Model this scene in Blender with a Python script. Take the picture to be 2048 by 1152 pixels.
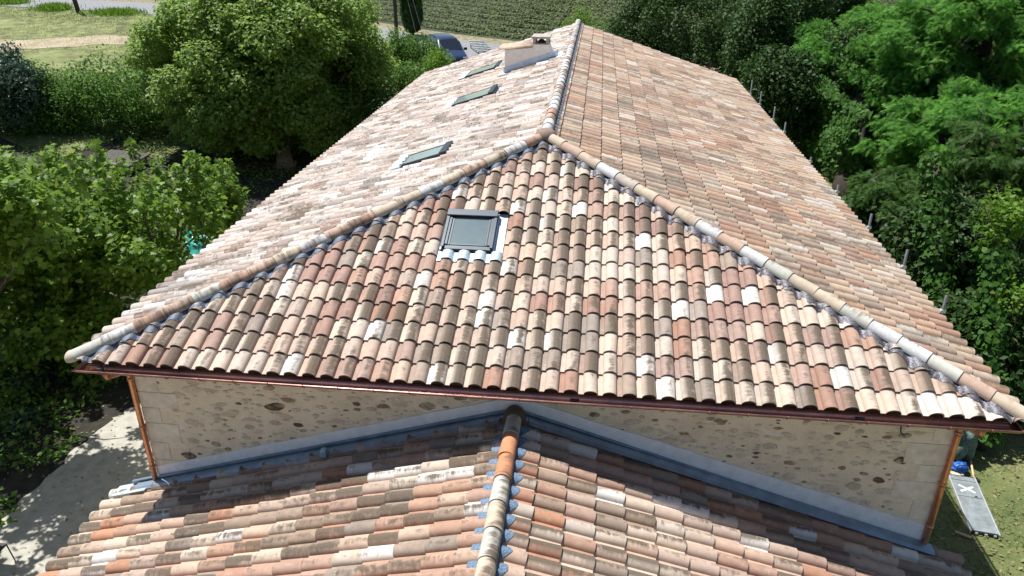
import bpy, bmesh, math, random
import numpy as np
from mathutils import Vector, Matrix, noise as mnoise

for o in list(bpy.data.objects): bpy.data.objects.remove(o)
S = bpy.context.scene; C = S.collection
R = math.radians
E = 5.8                                   # height of the main eaves above the ground in front

# ------------------------------------------------------------------ camera
CAM = np.array([7.1068, -8.3740, E + 5.5006]); YAW, PITCH, ROLL, FPX = 0.10903, -0.44308, 0.00322, 1514.39
cy, sy, cp, sp = math.cos(YAW), math.sin(YAW), math.cos(PITCH), math.sin(PITCH)
_f = np.array([-sy*cp, cy*cp, sp]); _r0 = np.array([cy, sy, 0.]); _u0 = np.cross(_r0, _f)
_r = _r0*math.cos(ROLL) + _u0*math.sin(ROLL); _u = -_r0*math.sin(ROLL) + _u0*math.cos(ROLL)
cd = bpy.data.cameras.new('camera'); cam = bpy.data.objects.new('camera', cd); C.objects.link(cam)
cd.sensor_width = 36; cd.lens = FPX/2048*36; cd.clip_end = 2000; cd.clip_start = .1
cam.matrix_world = Matrix(((_r[0], _u[0], -_f[0], CAM[0]), (_r[1], _u[1], -_f[1], CAM[1]), (_r[2], _u[2], -_f[2], CAM[2]), (0, 0, 0, 1)))
S.camera = cam

# ------------------------------------------------------------------ sky and sun
SUN = Vector((-.36, .24, 1)).normalized()
w = bpy.data.worlds.new('World'); S.world = w; w.use_nodes = True
nt = w.node_tree; bg = nt.nodes['Background']
sk = nt.nodes.new('ShaderNodeTexSky'); sk.sky_type = 'NISHITA'; sk.sun_disc = False
sk.sun_elevation = math.asin(SUN.z); sk.sun_rotation = math.atan2(SUN.x, SUN.y)
nt.links.new(sk.outputs[0], bg.inputs[0]); bg.inputs[1].default_value = .068
sl = bpy.data.lights.new('sun', 'SUN'); sl.energy = 5.0; sl.angle = R(.5); sl.color = (1, .975, .945)
so = bpy.data.objects.new('sun', sl); C.objects.link(so); so.rotation_euler = SUN.to_track_quat('Z', 'Y').to_euler(); so.location = (-20, 10, 40)
S.view_settings.view_transform = 'Standard'; S.view_settings.look = 'None'; S.view_settings.gamma = 1
S.view_settings.exposure = .50
S.render.engine = 'CYCLES'; S.cycles.max_bounces = 6; S.cycles.transparent_max_bounces = 4

# ------------------------------------------------------------------ helpers
def tag(o, label=None, cat=None, group=None, kind=None):
    if label: o['label'] = label
    if cat: o['category'] = cat
    if group: o['group'] = group
    if kind: o['kind'] = kind
    return o
def thing(name, loc, label, cat, group=None):
    o = bpy.data.objects.new(name, None); C.objects.link(o); o.location = loc; o.empty_display_size = .3
    return tag(o, label, cat, group)
WL = {}
def wloc(o):
    v = Vector((0, 0, 0))
    while o: v = v + o.location; o = o.parent
    return v
def link(name, me, mat, parent=None):
    o = bpy.data.objects.new(name, me); C.objects.link(o)
    if mat: me.materials.append(mat)
    if parent: o.parent = parent
    return o
def mesh(name, verts, faces, mat, parent=None, smooth=False, loc=None):
    """verts in world space; the object's origin is its parent's (or loc)"""
    off = wloc(parent) if parent else Vector(loc or (0, 0, 0))
    me = bpy.data.meshes.new(name)
    me.from_pydata([(v[0]-off.x, v[1]-off.y, v[2]-off.z) for v in verts], [], faces); me.update()
    o = link(name, me, mat, parent)
    if not parent: o.location = off
    if smooth: me.polygons.foreach_set('use_smooth', [True]*len(me.polygons))
    return o
def trimesh(name, V, T, mat, parent=None, col=None, loc=(0, 0, 0), smooth=False):
    """fast triangle mesh from numpy arrays"""
    off = wloc(parent) if parent else Vector(loc)
    V = np.asarray(V, np.float32) - np.array(off, np.float32); T = np.asarray(T, np.int32)
    me = bpy.data.meshes.new(name); k = T.shape[1]
    me.vertices.add(len(V)); me.vertices.foreach_set('co', V.ravel())
    me.loops.add(T.size); me.loops.foreach_set('vertex_index', T.ravel())
    me.polygons.add(len(T)); me.polygons.foreach_set('loop_start', np.arange(0, T.size, k, dtype=np.int32))
    if smooth: me.polygons.foreach_set('use_smooth', np.ones(len(T), bool))
    if col is not None:
        a = me.attributes.new('tint', 'FLOAT_COLOR', 'POINT'); a.data.foreach_set('color', np.asarray(col, np.float32).ravel())
    me.update(calc_edges=True)
    o = link(name, me, mat, parent)
    if not parent: o.location = off
    return o
class MB:
    def __init__(s): s.v = []; s.f = []
    def add(s, v, f):
        b = len(s.v); s.v += [tuple(p) for p in v]; s.f += [tuple(i+b for i in q) for q in f]; return s
    def box(s, c, d, rz=0, M=None):
        x, y, z = [k/2 for k in d]; pts = [Vector((a*x, b*y, g*z)) for a in (-1, 1) for b in (-1, 1) for g in (-1, 1)]
        m = M if M else Matrix.Rotation(rz, 3, 'Z')
        return s.add([m @ p + Vector(c) for p in pts], [(0, 1, 3, 2), (4, 6, 7, 5), (0, 4, 5, 1), (2, 3, 7, 6), (0, 2, 6, 4), (1, 5, 7, 3)])
    def tube(s, pts, r, n=8, cap=True):
        pts = [Vector(p) for p in pts]; rs = r if isinstance(r, (list, tuple)) else [r]*len(pts)
        rings = []; t0 = None
        for i, p in enumerate(pts):
            t = (pts[min(i+1, len(pts)-1)] - pts[max(i-1, 0)]).normalized()
            a = t.orthogonal().normalized() if t0 is None else (t0 - t*t0.dot(t)).normalized()
            t0 = a; b = t.cross(a)
            rings.append([p + (a*math.cos(2*math.pi*k/n) + b*math.sin(2*math.pi*k/n))*rs[i] for k in range(n)])
        v = [q for g in rings for q in g]; f = []
        for i in range(len(pts)-1):
            for k in range(n): f.append((i*n+k, i*n+(k+1) % n, (i+1)*n+(k+1) % n, (i+1)*n+k))
        if cap: f.append(tuple(range(n-1, -1, -1))); f.append(tuple((len(pts)-1)*n+k for k in range(n)))
        return s.add(v, f)
    def build(s, name, mat, parent=None, smooth=False, bevel=0, loc=None):
        o = mesh(name, s.v, s.f, mat, parent, smooth, loc)
        if bevel:
            m = o.modifiers.new('bevel', 'BEVEL'); m.width = bevel; m.segments = 2; m.limit_method = 'ANGLE'
        return o
def ray(x, y): return _f + _r*((x-1024)/FPX) + _u*((576-y)/FPX)
def at(x, y, d): return CAM + ray(x, y)*d            # a photo point at a distance along the view axis
def terr(y):
    t = np.clip((np.asarray(y, float)-8)/38, 0, 1)
    return 3.2*t*t*(3-2*t) + .085*np.maximum(0, np.asarray(y, float)-42)
def ground_at(x, y):
    d = ray(x, y); ts = np.linspace(3, 170, 9000); P = CAM + ts[:, None]*d
    return P[np.argmax(P[:, 2] < terr(P[:, 1]))]

# ------------------------------------------------------------------ materials
def mat(name):
    m = bpy.data.materials.new(name); m.use_nodes = True
    return m, m.node_tree, m.node_tree.nodes['Principled BSDF']
def N(t, ty, **k):
    n = t.nodes.new(ty)
    for a, b in k.items():
        if isinstance(a, str) and hasattr(n, a): setattr(n, a, b)
    return n
def noise(t, vec, scale, detail=4, rough=.55, dist=0):
    n = t.nodes.new('ShaderNodeTexNoise'); n.inputs['Scale'].default_value = scale; n.inputs['Detail'].default_value = detail
    n.inputs['Roughness'].default_value = rough; n.inputs['Distortion'].default_value = dist
    if vec is not None: t.links.new(vec, n.inputs['Vector'])
    return n.outputs['Fac']
def ramp(t, fac, stops):
    n = t.nodes.new('ShaderNodeValToRGB'); e = n.color_ramp.elements
    while len(e) < len(stops): e.new(.5)
    for i, (p, c) in enumerate(stops):
        e[i].position = p; e[i].color = (c, c, c, 1) if isinstance(c, (int, float)) else (*c, 1)
    t.links.new(fac, n.inputs[0]); return n.outputs[0]
def mix(t, fac, a, b, mode='MIX'):
    n = t.nodes.new('ShaderNodeMix'); n.data_type = 'RGBA'; n.blend_type = mode
    for s, v in ((n.inputs[0], fac), (n.inputs[6], a), (n.inputs[7], b)):
        if isinstance(v, (int, float)): s.default_value = v
        elif isinstance(v, tuple): s.default_value = (*v, 1)
        else: t.links.new(v, s)
    return n.outputs[2]
def mth(t, op, a, b=None, c=None, clamp=False):
    n = t.nodes.new('ShaderNodeMath'); n.operation = op; n.use_clamp = clamp
    for i, v in enumerate((a, b, c)):
        if v is None: continue
        if isinstance(v, (int, float)): n.inputs[i].default_value = v
        else: t.links.new(v, n.inputs[i])
    return n.outputs[0]
def bump(t, b, h, strength=.3, dist=.02):
    n = t.nodes.new('ShaderNodeBump'); n.inputs['Strength'].default_value = strength; n.inputs['Distance'].default_value = dist
    t.links.new(h, n.inputs['Height']); t.links.new(n.outputs[0], b.inputs['Normal'])
def objco(t, sc=(1, 1, 1)):
    c = t.nodes.new('ShaderNodeTexCoord'); m = t.nodes.new('ShaderNodeMapping'); m.inputs['Scale'].default_value = sc
    t.links.new(c.outputs['Object'], m.inputs['Vector']); return m.outputs[0]
def simple(name, col, rough=.6, metal=0, var=.12, scale=12, bmp=.1):
    m, t, b = mat(name); v = objco(t)
    f = noise(t, v, scale, 5)
    dk = tuple(c*(1-var*2.2) for c in col); lt = tuple(min(1, c*(1+var)) for c in col)
    t.links.new(ramp(t, f, [(.3, dk), (.7, lt)]), b.inputs['Base Color'])
    b.inputs['Roughness'].default_value = rough; b.inputs['Metallic'].default_value = metal
    if bmp: bump(t, b, f, bmp, .01)
    return m

def tile_material(name, streak=1.0):
    m, t, b = mat(name)
    at_ = t.nodes.new('ShaderNodeAttribute'); at_.attribute_name = 'tile'
    uv = t.nodes.new('ShaderNodeUVMap'); uv.uv_map = 'UVMap'
    sep = t.nodes.new('ShaderNodeSeparateXYZ'); t.links.new(uv.outputs[0], sep.inputs[0])
    fu = mth(t, 'FRACT', sep.outputs[0]); fv = mth(t, 'FRACT', sep.outputs[1])
    mp = t.nodes.new('ShaderNodeMapping'); mp.inputs['Scale'].default_value = (1.6, 9, 1); t.links.new(uv.outputs[0], mp.inputs[0])
    n1 = noise(t, mp.outputs[0], 1.0, 4, .6, .9)
    mp2 = t.nodes.new('ShaderNodeMapping'); mp2.inputs['Scale'].default_value = (2.0, 1.5, 1); t.links.new(uv.outputs[0], mp2.inputs[0])
    n2 = noise(t, mp2.outputs[0], 1.0, 3, .6, .3)
    oc = objco(t); fine = noise(t, oc, 70, 3, .7); mid = noise(t, oc, 9, 4, .6)
    # lichen smudges sit on the crest of the barrel, heavier towards the lower lip
    crest = mth(t, 'SUBTRACT', 1.15, mth(t, 'ABSOLUTE', mth(t, 'MULTIPLY', mth(t, 'SUBTRACT', fu, .70), 2.6)), clamp=True)
    amt = at_.outputs['Alpha']
    s = mth(t, 'ADD', mth(t, 'MULTIPLY', n1, .62), mth(t, 'MULTIPLY', n2, .75)); s = mth(t, 'ADD', s, mth(t, 'MULTIPLY', fine, .25))
    s = mth(t, 'ADD', s, mth(t, 'MULTIPLY', amt, .50)); s = mth(t, 'ADD', s, mth(t, 'MULTIPLY', crest, .30))
    mask = mth(t, 'MULTIPLY', ramp(t, mth(t, 'SUBTRACT', s, .72), [(.42, 0.), (.63, .95)]), mth(t, 'MULTIPLY', mth(t, 'ADD', crest, .05), 1.15, clamp=True))
    base = mix(t, .8, at_.outputs['Color'], ramp(t, mth(t, 'ADD', mth(t, 'MULTIPLY', mid, .6), mth(t, 'MULTIPLY', fine, .4)), [(.3, .72), (.7, 1.16)]), 'MULTIPLY')
    pale = ramp(t, noise(t, mp2.outputs[0], 1.7, 4, .7), [(.58, 0.), (.75, .45)])
    base = mix(t, pale, base, (.62, .55, .46))
    base = mix(t, mask, base, ramp(t, fine, [(.25, (.060, .046, .033)), (.75, (.175, .135, .095))]))
    t.links.new(base, b.inputs['Base Color']); b.inputs['Roughness'].default_value = .82; b.inputs['Specular IOR Level'].default_value = .3
    bump(t, b, mth(t, 'ADD', fine, mth(t, 'MULTIPLY', n1, .5)), .25, .004)
    return m
M_TILE = tile_material('clay_tile')

def wall_material():
    m, t, b = mat('lime_and_rubble_stone')
    v = objco(t)
    warp = t.nodes.new('ShaderNodeTexNoise'); warp.inputs['Scale'].default_value = 3.2; warp.inputs['Detail'].default_value = 4; t.links.new(v, warp.inputs['Vector'])
    def stones(scale, sx, sz, thr0, thr1, keep):
        ad = t.nodes.new('ShaderNodeMix'); ad.data_type = 'VECTOR'; ad.inputs[0].default_value = .16
        t.links.new(v, ad.inputs[4]); t.links.new(warp.outputs['Color'], ad.inputs[5])
        mp = t.nodes.new('ShaderNodeMapping'); mp.inputs['Scale'].default_value = (sx, 1.2, sz); t.links.new(ad.outputs[1], mp.inputs[0])
        vo = t.nodes.new('ShaderNodeTexVoronoi'); vo.inputs['Scale'].default_value = scale; t.links.new(mp.outputs[0], vo.inputs['Vector'])
        sp = t.nodes.new('ShaderNodeSeparateColor'); t.links.new(vo.outputs['Color'], sp.inputs[0])
        rad = mth(t, 'MULTIPLY', mth(t, 'SUBTRACT', sp.outputs[2], .45), .22)
        d = mth(t, 'SUBTRACT', mth(t, 'ADD', vo.outputs['Distance'], mth(t, 'MULTIPLY', noise(t, v, 22, 4), .22)), rad)
        inside = ramp(t, d, [(thr0, 1.), (thr1, 0.)])
        sel = mth(t, 'GREATER_THAN', sp.outputs[0], keep)
        return mth(t, 'MULTIPLY', inside, sel), sp.outputs[1]
    m1, h1 = stones(2.5, 1., 2.3, .22, .30, .80)
    m2, h2 = stones(5.2, 1., 2.1, .20, .28, .72)
    m3, h3 = stones(3.4, .9, 2.6, .26, .42, .15)
    n1 = noise(t, v, 2.4, 6, .65); n2 = noise(t, v, 30, 5, .7)
    lime = ramp(t, mth(t, 'ADD', mth(t, 'MULTIPLY', n1, .6), mth(t, 'MULTIPLY', n2, .4)), [(.3, (.56, .48, .36)), (.5, (.76, .67, .51)), (.72, (.88, .79, .62))])
    mp = t.nodes.new('ShaderNodeMapping'); mp.inputs['Scale'].default_value = (2.4, 1, 18); t.links.new(v, mp.inputs[0])
    streak = ramp(t, noise(t, mp.outputs[0], 1.0, 5, .7, .8), [(.63, 0.), (.70, .55)])
    c = mix(t, mth(t, 'MULTIPLY', m3, .75), lime, ramp(t, mth(t, 'ADD', mth(t, 'MULTIPLY', h3, .7), mth(t, 'MULTIPLY', n2, .3)), [(.1, (.46, .36, .24)), (.45, (.66, .585, .47)), (.9, (.84, .78, .67))]))
    c = mix(t, streak, c, (.17, .125, .075))
    c = mix(t, mth(t, 'MULTIPLY', m2, .85), c, ramp(t, mth(t, 'ADD', mth(t, 'MULTIPLY', h2, .5), mth(t, 'MULTIPLY', n2, .5)), [(.2, (.16, .12, .075)), (.8, (.42, .34, .24))]))
    c = mix(t, mth(t, 'MULTIPLY', m1, .92), c, ramp(t, mth(t, 'ADD', mth(t, 'MULTIPLY', h1, .6), mth(t, 'MULTIPLY', n2, .4)), [(.15, (.095, .075, .05)), (.5, (.24, .17, .10)), (.85, (.42, .31, .19))]))
    t.links.new(c, b.inputs['Base Color']); b.inputs['Roughness'].default_value = .9
    hh = mth(t, 'ADD', mth(t, 'MULTIPLY', n2, .5), mth(t, 'MULTIPLY', mth(t, 'ADD', mth(t, 'ADD', m1, m2), mth(t, 'MULTIPLY', m3, -1.1)), -.6))
    bump(t, b, hh, .5, .03)
    return m
M_WALL = wall_material()
M_QUOIN = simple('pale_cut_stone', (.76, .70, .58), .9, 0, .10, 7, .25)
M_RENDER = simple('pale_render', (.88, .82, .76), .9, 0, .06, 9, .1)
M_BAND = simple('white_limewash', (.82, .85, .89), .85, 0, .06, 6, .15)
M_ZINC = simple('zinc_sheet', (.30, .38, .46), .42, .65, .12, 5, .05)
M_LEAD = simple('blue_grey_lead', (.30, .38, .46), .42, .55, .22, 40, .5)
M_FOIL = simple('silver_flashing', (.16, .155, .175), .52, .45, .35, 45, .7)
M_BLUEL = simple('blue_ridge_flashing', (.15, .235, .34), .7, 0, .35, 60, .6)
M_LEADD = simple('dark_lead', (.12, .145, .19), .6, .2, .25, 40, .6)
M_FLASHW = simple('pale_flashing', (.44, .52, .60), .5, .2, .05, 6, .05)
M_COWL = simple('grey_concrete', (.42, .38, .33), .9, 0, .15, 14, .2)
M_DARK = simple('dark_underlay', (.05, .042, .036), .9)
M_BLACK = simple('black_plastic', (.02, .02, .022), .5)
M_STEEL = simple('galvanised_steel', (.10, .105, .115), .6, .4, .12, 20)
M_ALU = simple('aluminium', (.72, .73, .74), .4, .6, .06, 10)
M_SOFFIT = simple('soffit_wood', (.30, .22, .14), .8)
def copper(name, fresh, aged, rough):
    m, t, b = mat(name); v = objco(t)
    f = mth(t, 'ADD', mth(t, 'MULTIPLY', noise(t, v, 2.2, 4), .6), mth(t, 'MULTIPLY', noise(t, v, 26, 4, .7), .4))
    t.links.new(ramp(t, f, [(.36, aged), (.62, fresh)]), b.inputs['Base Color'])
    b.inputs['Metallic'].default_value = .8; t.links.new(ramp(t, noise(t, v, 14, 4), [(.3, rough*.8), (.7, rough*1.35)]), b.inputs['Roughness'])
    return m
M_COPPER = copper('copper', (.56, .30, .235), (.30, .15, .14), .34)
M_COPPERB = simple('tarnished_copper', (.30, .14, .09), .7, .2)
M_COPPER_PIPE = copper('copper_pipe', (.72, .36, .19), (.42, .19, .10), .34)
def glass(name, col, rough):
    m, t, b = mat(name); v = objco(t)
    t.links.new(ramp(t, noise(t, v, 3, 4), [(.3, tuple(c*.85 for c in col)), (.7, tuple(c*1.1 for c in col))]), b.inputs['Base Color'])
    b.inputs['Roughness'].default_value = rough; b.inputs['IOR'].default_value = 1.5; b.inputs['Specular IOR Level'].default_value = .9
    b.inputs['Coat Weight'].default_value = .6; b.inputs['Coat Roughness'].default_value = .03
    return m
M_GLASS = glass('roof_window_glass', (.115, .165, .175), .15)
M_GLASS_SKY = glass('sky_pale_roof_window_glass', (.27, .34, .33), .2)  # same glass, base colour made paler to stand in for reflected sky
M_FRAME = simple('slate_grey_aluminium', (.040, .054, .068), .42, .3, .08, 8, 0)

# ------------------------------------------------------------------ clay roof tiles
W, L = 12.6, 23.45; XR, Y1, H = 6.24, 5.046, 2.062
CW = .252
PAL = [((.61, .55, .475), 10), ((.54, .43, .325), 29), ((.49, .355, .26), 24), ((.41, .255, .18), 16), ((.36, .20, .135), 7), ((.335, .255, .19), 12)]
def soft(pal, k, gain=1.0):
    out = []
    for (r_, g_, b_), n_ in pal:
        l_ = .35*r_+.45*g_+.20*b_; out.append(((gain*(r_*(1-k)+l_*k*1.04), gain*(g_*(1-k)+l_*k*.97), gain*(b_*(1-k)+l_*k*.97)), n_))
    return out
PAL = soft(PAL, .23, 1.04)
def pick(rng, pal=PAL):
    t = rng.random()*sum(p[1] for p in pal)
    for c, k in pal:
        t -= k
        if t <= 0: break
    j = 1 + (rng.random()-.5)*.16; q = (rng.random()-.5)*.04
    return [min(1, c[0]*j+q), c[1]*j, c[2]*j-q*.6]
PU = [0, .05, .2, .265] + [.635 - .365*math.cos(math.pi*k/10) for k in range(0, 11)]
PU[4] = .272
def prof(u):
    q = (u-.635)/.365
    return .080*math.sqrt(max(0, 1-q*q))**.95 + .007 if abs(q) < 1 else .007
LIFT = .026
def surf(u, s, g):
    fu = (u/CW) % 1; fs = (s/g) % 1
    return prof(fu) + LIFT*(1-fs)
def tiles(name, parent, org, ud, sd, ncol, nrow, g, clips, skips, seed, extra=.0, pal=PAL, stain=1.0):
    """one roof slope laid with barrel tiles: org eave corner, ud along eave, sd up the slope"""
    rng = random.Random(seed); org, ud, sd = Vector(org), Vector(ud), Vector(sd); nd = ud.cross(sd).normalized()
    if nd.z < 0: nd = -nd
    V, F, COL, UV = [], [], [], []
    k = len(PU); last = {}
    for r in range(nrow):
        for c in range(ncol):
            uc, sc = (c+.5)*CW, (r+.5)*g
            if any(a < uc < b_ and p < sc < q for a, b_, p, q in skips): continue
            P = org + ud*uc + sd*sc
            if any((P-Vector(o)).dot(Vector(n)) > .45 for o, n in clips): continue
            z_ = rng.random(); prev = last.get((r, c-1)) if z_ < .17 else last.get((r-1, c)) if z_ < .29 else None
            if prev and max(prev[0]) < .56: j_ = 1+(rng.random()-.5)*.10; col = [q*j_ for q in prev[0]]; st = max(0, min(1, prev[1]+rng.gauss(0, .15)))
            else: col = pick(rng, pal); st = max(0, min(1, rng.gauss(.50, .36)))*stain
            last[(r, c)] = (col, st)
            if rng.random() < .22: st *= .15
            if max(col) > .64: st *= .75
            ru, rv = rng.randrange(60), rng.randrange(60)
            ds = rng.gauss(0, .004); dn = abs(rng.gauss(0, .0025)); tw = rng.gauss(0, .004)
            base = len(V)
            for vi, (sv, lift, sc_) in enumerate(((r*g, LIFT, 1.03), (r*g + g*.5, LIFT*.5+.001, .99), (r*g + g + .06, -.003, .94))):
                for u in PU:
                    hh = .007 + (prof(u)-.007)*sc_
                    V.append(org + ud*((c+u)*CW + tw*(vi-1)) + sd*(sv+ds) + nd*(hh+lift+dn))
            for u in PU:       # underside of the lower lip
                hh = prof(u)-.016
                V.append(org + ud*((c+u)*CW - tw) + sd*(r*g+ds+.002) + nd*(hh+LIFT+dn))
            for vi in range(2):
                for i in range(k-1):
                    F.append((base+vi*k+i, base+vi*k+i+1, base+(vi+1)*k+i+1, base+(vi+1)*k+i))
                    UV.append([(PU[i+a]*.985+.005+ru, (vi+b2)*.45+.03+rv) for a, b2 in ((0, 0), (1, 0), (1, 1), (0, 1))]); COL.append((*col, st))
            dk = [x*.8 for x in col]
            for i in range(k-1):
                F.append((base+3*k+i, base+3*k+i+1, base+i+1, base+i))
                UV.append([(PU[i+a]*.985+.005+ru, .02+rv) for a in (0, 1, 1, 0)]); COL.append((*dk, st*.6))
    off = wloc(parent); me = bpy.data.meshes.new(name)
    me.from_pydata([tuple(v-off) for v in V], [], F)
    uvl = me.uv_layers.new(name='UVMap'); uvl.data.foreach_set('uv', np.array(UV, np.float32).ravel())
    ca = me.color_attributes.new('tile', 'FLOAT_COLOR', 'CORNER'); ca.data.foreach_set('color', np.repeat(np.array(COL, np.float32), 4, axis=0).ravel())
    me.polygons.foreach_set('use_smooth', [True]*len(F)); me.update()
    o = link(name, me, M_TILE, parent)
    if clips:
        bm = bmesh.new(); bm.from_mesh(me)
        for co, n in clips:
            bmesh.ops.bisect_plane(bm, geom=bm.verts[:]+bm.edges[:]+bm.faces[:], plane_co=Vector(co)-off, plane_no=Vector(n), clear_outer=True)
        bm.to_mesh(me); bm.free()
    em = bmesh.new(); em.from_mesh(me)
    for e in em.edges:
        if len(e.link_faces) == 2 and e.calc_face_angle(0) > R(50): e.smooth = False
    em.to_mesh(me); em.free()
    return o
CC = {'w': (.62, .61, .60), 'g': (.50, .49, .43), 'b': (.55, .45, .34), 'p': (.50, .35, .27), 's': (.47, .30, .22), 'o': (.56, .25, .13), 'd': (.20, .17, .15), 'k': (.46, .40, .34)}
CAPPAL = [((.62, .60, .56), 30), ((.55, .47, .37), 26), ((.52, .36, .265), 20), ((.46, .27, .19), 12), ((.46, .44, .40), 12)]
def caps(name, parent, p0, p1, pitch, seed, r0=.110, r1=.102, lift=.045, foot=True, cols=None):
    """a run of half round capping tiles from the low end p0 up to p1"""
    rng = random.Random(seed); p0, p1 = Vector(p0), Vector(p1); a = (p1-p0).normalized(); Ln = (p1-p0).length
    b = a.cross(Vector((0, 0, 1))).normalized(); c = b.cross(a).normalized()
    n = max(1, round(Ln/pitch)); pt = Ln/n; A = [R(-98+196*k/14) for k in range(15)]
    V, F, COL, UV = [], [], [], []
    def ring(s, r, up, wob=0):
        return [p0 + a*s + b*(math.sin(t)*r*1.02+wob) + c*(math.cos(t)*r*1.0 + up) for t in A]
    for i in range(n):
        col = pick(rng, CAPPAL)
        if cols and cols[i % len(cols)]: q = CC[cols[i % len(cols)]]; j0 = 1+(rng.random()-.5)*.1; col = [k_*j0 for k_ in q]
        st = rng.random()*.3; ru, rv = rng.randrange(60), rng.randrange(60); s0 = i*pt - .015; j = rng.gauss(0, .004)
        R_ = [ring(s0, r0, lift+.008, j), ring(s0+pt*.5, (r0+r1)/2, lift+.004, j*.3), ring(s0+pt+.05, r1, lift-.002, -j), ring(s0+.002, r0-.007, lift+.006, j)]
        base = len(V); V += [q for g in R_ for q in g]; k = len(A)
        for vi in range(2):
            for q in range(k-1):
                F.append((base+vi*k+q+1, base+vi*k+q, base+(vi+1)*k+q, base+(vi+1)*k+q+1))
                UV.append([(.3+.6*(q+d)/k+ru, (vi+e)*.45+.03+rv) for d, e in ((1, 0), (0, 0), (0, 1), (1, 1))]); COL.append((*col, st))
        for q in range(k-1):
            F.append((base+3*k+q+1, base+3*k+q, base+q, base+q+1)); UV.append([(.3+ru, .02+rv)]*4); COL.append((*[x*.9 for x in col], st))
    if foot:     # rounded end tile
        col = pick(rng, CAPPAL[:2]); base = len(V); k = len(A); m_ = 7
        for vi in range(m_):
            f = math.pi/2*vi/(m_-1)
            V += ring(-.01-.12*math.sin(f), max(.004, (r0+.004)*math.cos(f)), lift+.012)
        for vi in range(m_-1):
            for q in range(k-1):
                F.append((base+vi*k+q, base+vi*k+q+1, base+(vi+1)*k+q+1, base+(vi+1)*k+q)); UV.append([(.5, .5)]*4); COL.append((*col, .12))
    off = wloc(parent); me = bpy.data.meshes.new(name); me.from_pydata([tuple(v-off) for v in V], [], F)
    me.uv_layers.new(name='UVMap').data.foreach_set('uv', np.array(UV, np.float32).ravel())
    me.color_attributes.new('tile', 'FLOAT_COLOR', 'CORNER').data.foreach_set('color', np.repeat(np.array(COL, np.float32), 4, axis=0).ravel())
    me.polygons.foreach_set('use_smooth', [True]*len(F)); me.update()
    em = bmesh.new(); em.from_mesh(me)
    for e in em.edges:
        if len(e.link_faces) == 2 and e.calc_face_angle(0) > R(50): e.smooth = False
    em.to_mesh(me); em.free()
    return link(name, me, M_TILE, parent)
def dome(name, parent, c, r, hgt, col):
    V, F = [], []; m_, k = 9, 28
    for i in range(m_):
        f = math.pi/2*i/(m_-1)
        for j in range(k):
            a = 2*math.pi*j/k; V.append(Vector(c)+Vector((math.cos(a)*r*math.cos(f)**.8 if i < m_-1 else 0, math.sin(a)*r*math.cos(f)**.8 if i < m_-1 else 0, hgt*math.sin(f))))
    for i in range(m_-1):
        for j in range(k): F.append((i*k+j, i*k+(j+1) % k, (i+1)*k+(j+1) % k, (i+1)*k+j))
    off = wloc(parent); me = bpy.data.meshes.new(name); me.from_pydata([tuple(v-off) for v in V], [], F)
    me.uv_layers.new(name='UVMap').data.foreach_set('uv', np.full(len(F)*8, .5, np.float32))
    me.color_attributes.new('tile', 'FLOAT_COLOR', 'CORNER').data.foreach_set('color', np.tile(np.array((*col, .45), np.float32), len(F)*4))
    me.polygons.foreach_set('use_smooth', [True]*len(F)); me.update()
    return link(name, me, M_TILE, parent)

# ------------------------------------------------------------------ the big house
house = thing('stone_house', (W/2, 0, 0), 'large stone farmhouse with a hipped clay tile roof, copper gutter and four roof windows', 'house')
fs = math.hypot(Y1, H); fsd = Vector((0, Y1/fs, H/fs)); fnd = Vector((0, -H/fs, Y1/fs)); GF = fs/16.04
ss = math.hypot(XR, H); GS = ss/16.5
hl, hr = Vector((0, 0, E)), Vector((W, 0, E)); ap = Vector((XR, Y1, E+H)); ae = Vector((XR, L, E+H))
SQ = 12.6/50
skF = (4.85, 5.67, 2.10, 3.02)          # roof window in the hip: x0 x1 plan y0 y1
ky = fs/Y1; kx = ss/XR
skip_f = [(4.79, 5.79, 7.1*GF, 9.9*GF)]
nl = Vector((-Y1, XR, 0)).normalized(); nr_ = Vector((Y1, W-XR, 0)).normalized()
tiles('front_roof_slope', house, hl, (1, 0, 0), fsd, 50, 17, GF, [(hl, nl), (hr, nr_)], skip_f, 11)
SK = [('A', 3.25, 4.20, 6.02, 6.92), ('B', 3.22, 4.36, 11.85, 13.05), ('C', 2.68, 3.82, 17.25, 18.45)]
lsd = Vector((XR/ss, 0, H/ss)); rsd = Vector((-(W-XR)/math.hypot(W-XR, H), 0, H/math.hypot(W-XR, H))); ss2 = math.hypot(W-XR, H); GS2 = ss2/16.5
PALL = [((.63, .585, .525), 20), ((.55, .465, .38), 36), ((.49, .385, .305), 25), ((.42, .30, .23), 10), ((.36, .29, .235), 9)]
PALR = [((.55, .48, .395), 10), ((.48, .37, .27), 34), ((.45, .31, .215), 28), ((.38, .235, .165), 14), ((.33, .25, .185), 14)]
tiles('left_roof_slope', house, (0, L, E), (0, -1, 0), lsd, 93, 17, GS, [(hl, -nl), ((XR, 0, 0), (1, 0, 0))], [(L-y1-.02, L-y0+.02, x0*kx, x1*kx) for _, x0, x1, y0, y1 in SK], 12, pal=soft(PALL, .34, 1.03), stain=.40)
tiles('right_roof_slope', house, (W, 0, E), (0, 1, 0), rsd, 93, 17, GS2, [(hr, -nr_), ((XR, 0, 0), (-1, 0, 0))], [], 13, pal=soft(PALR, .06, 1.03), stain=.6)
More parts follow.
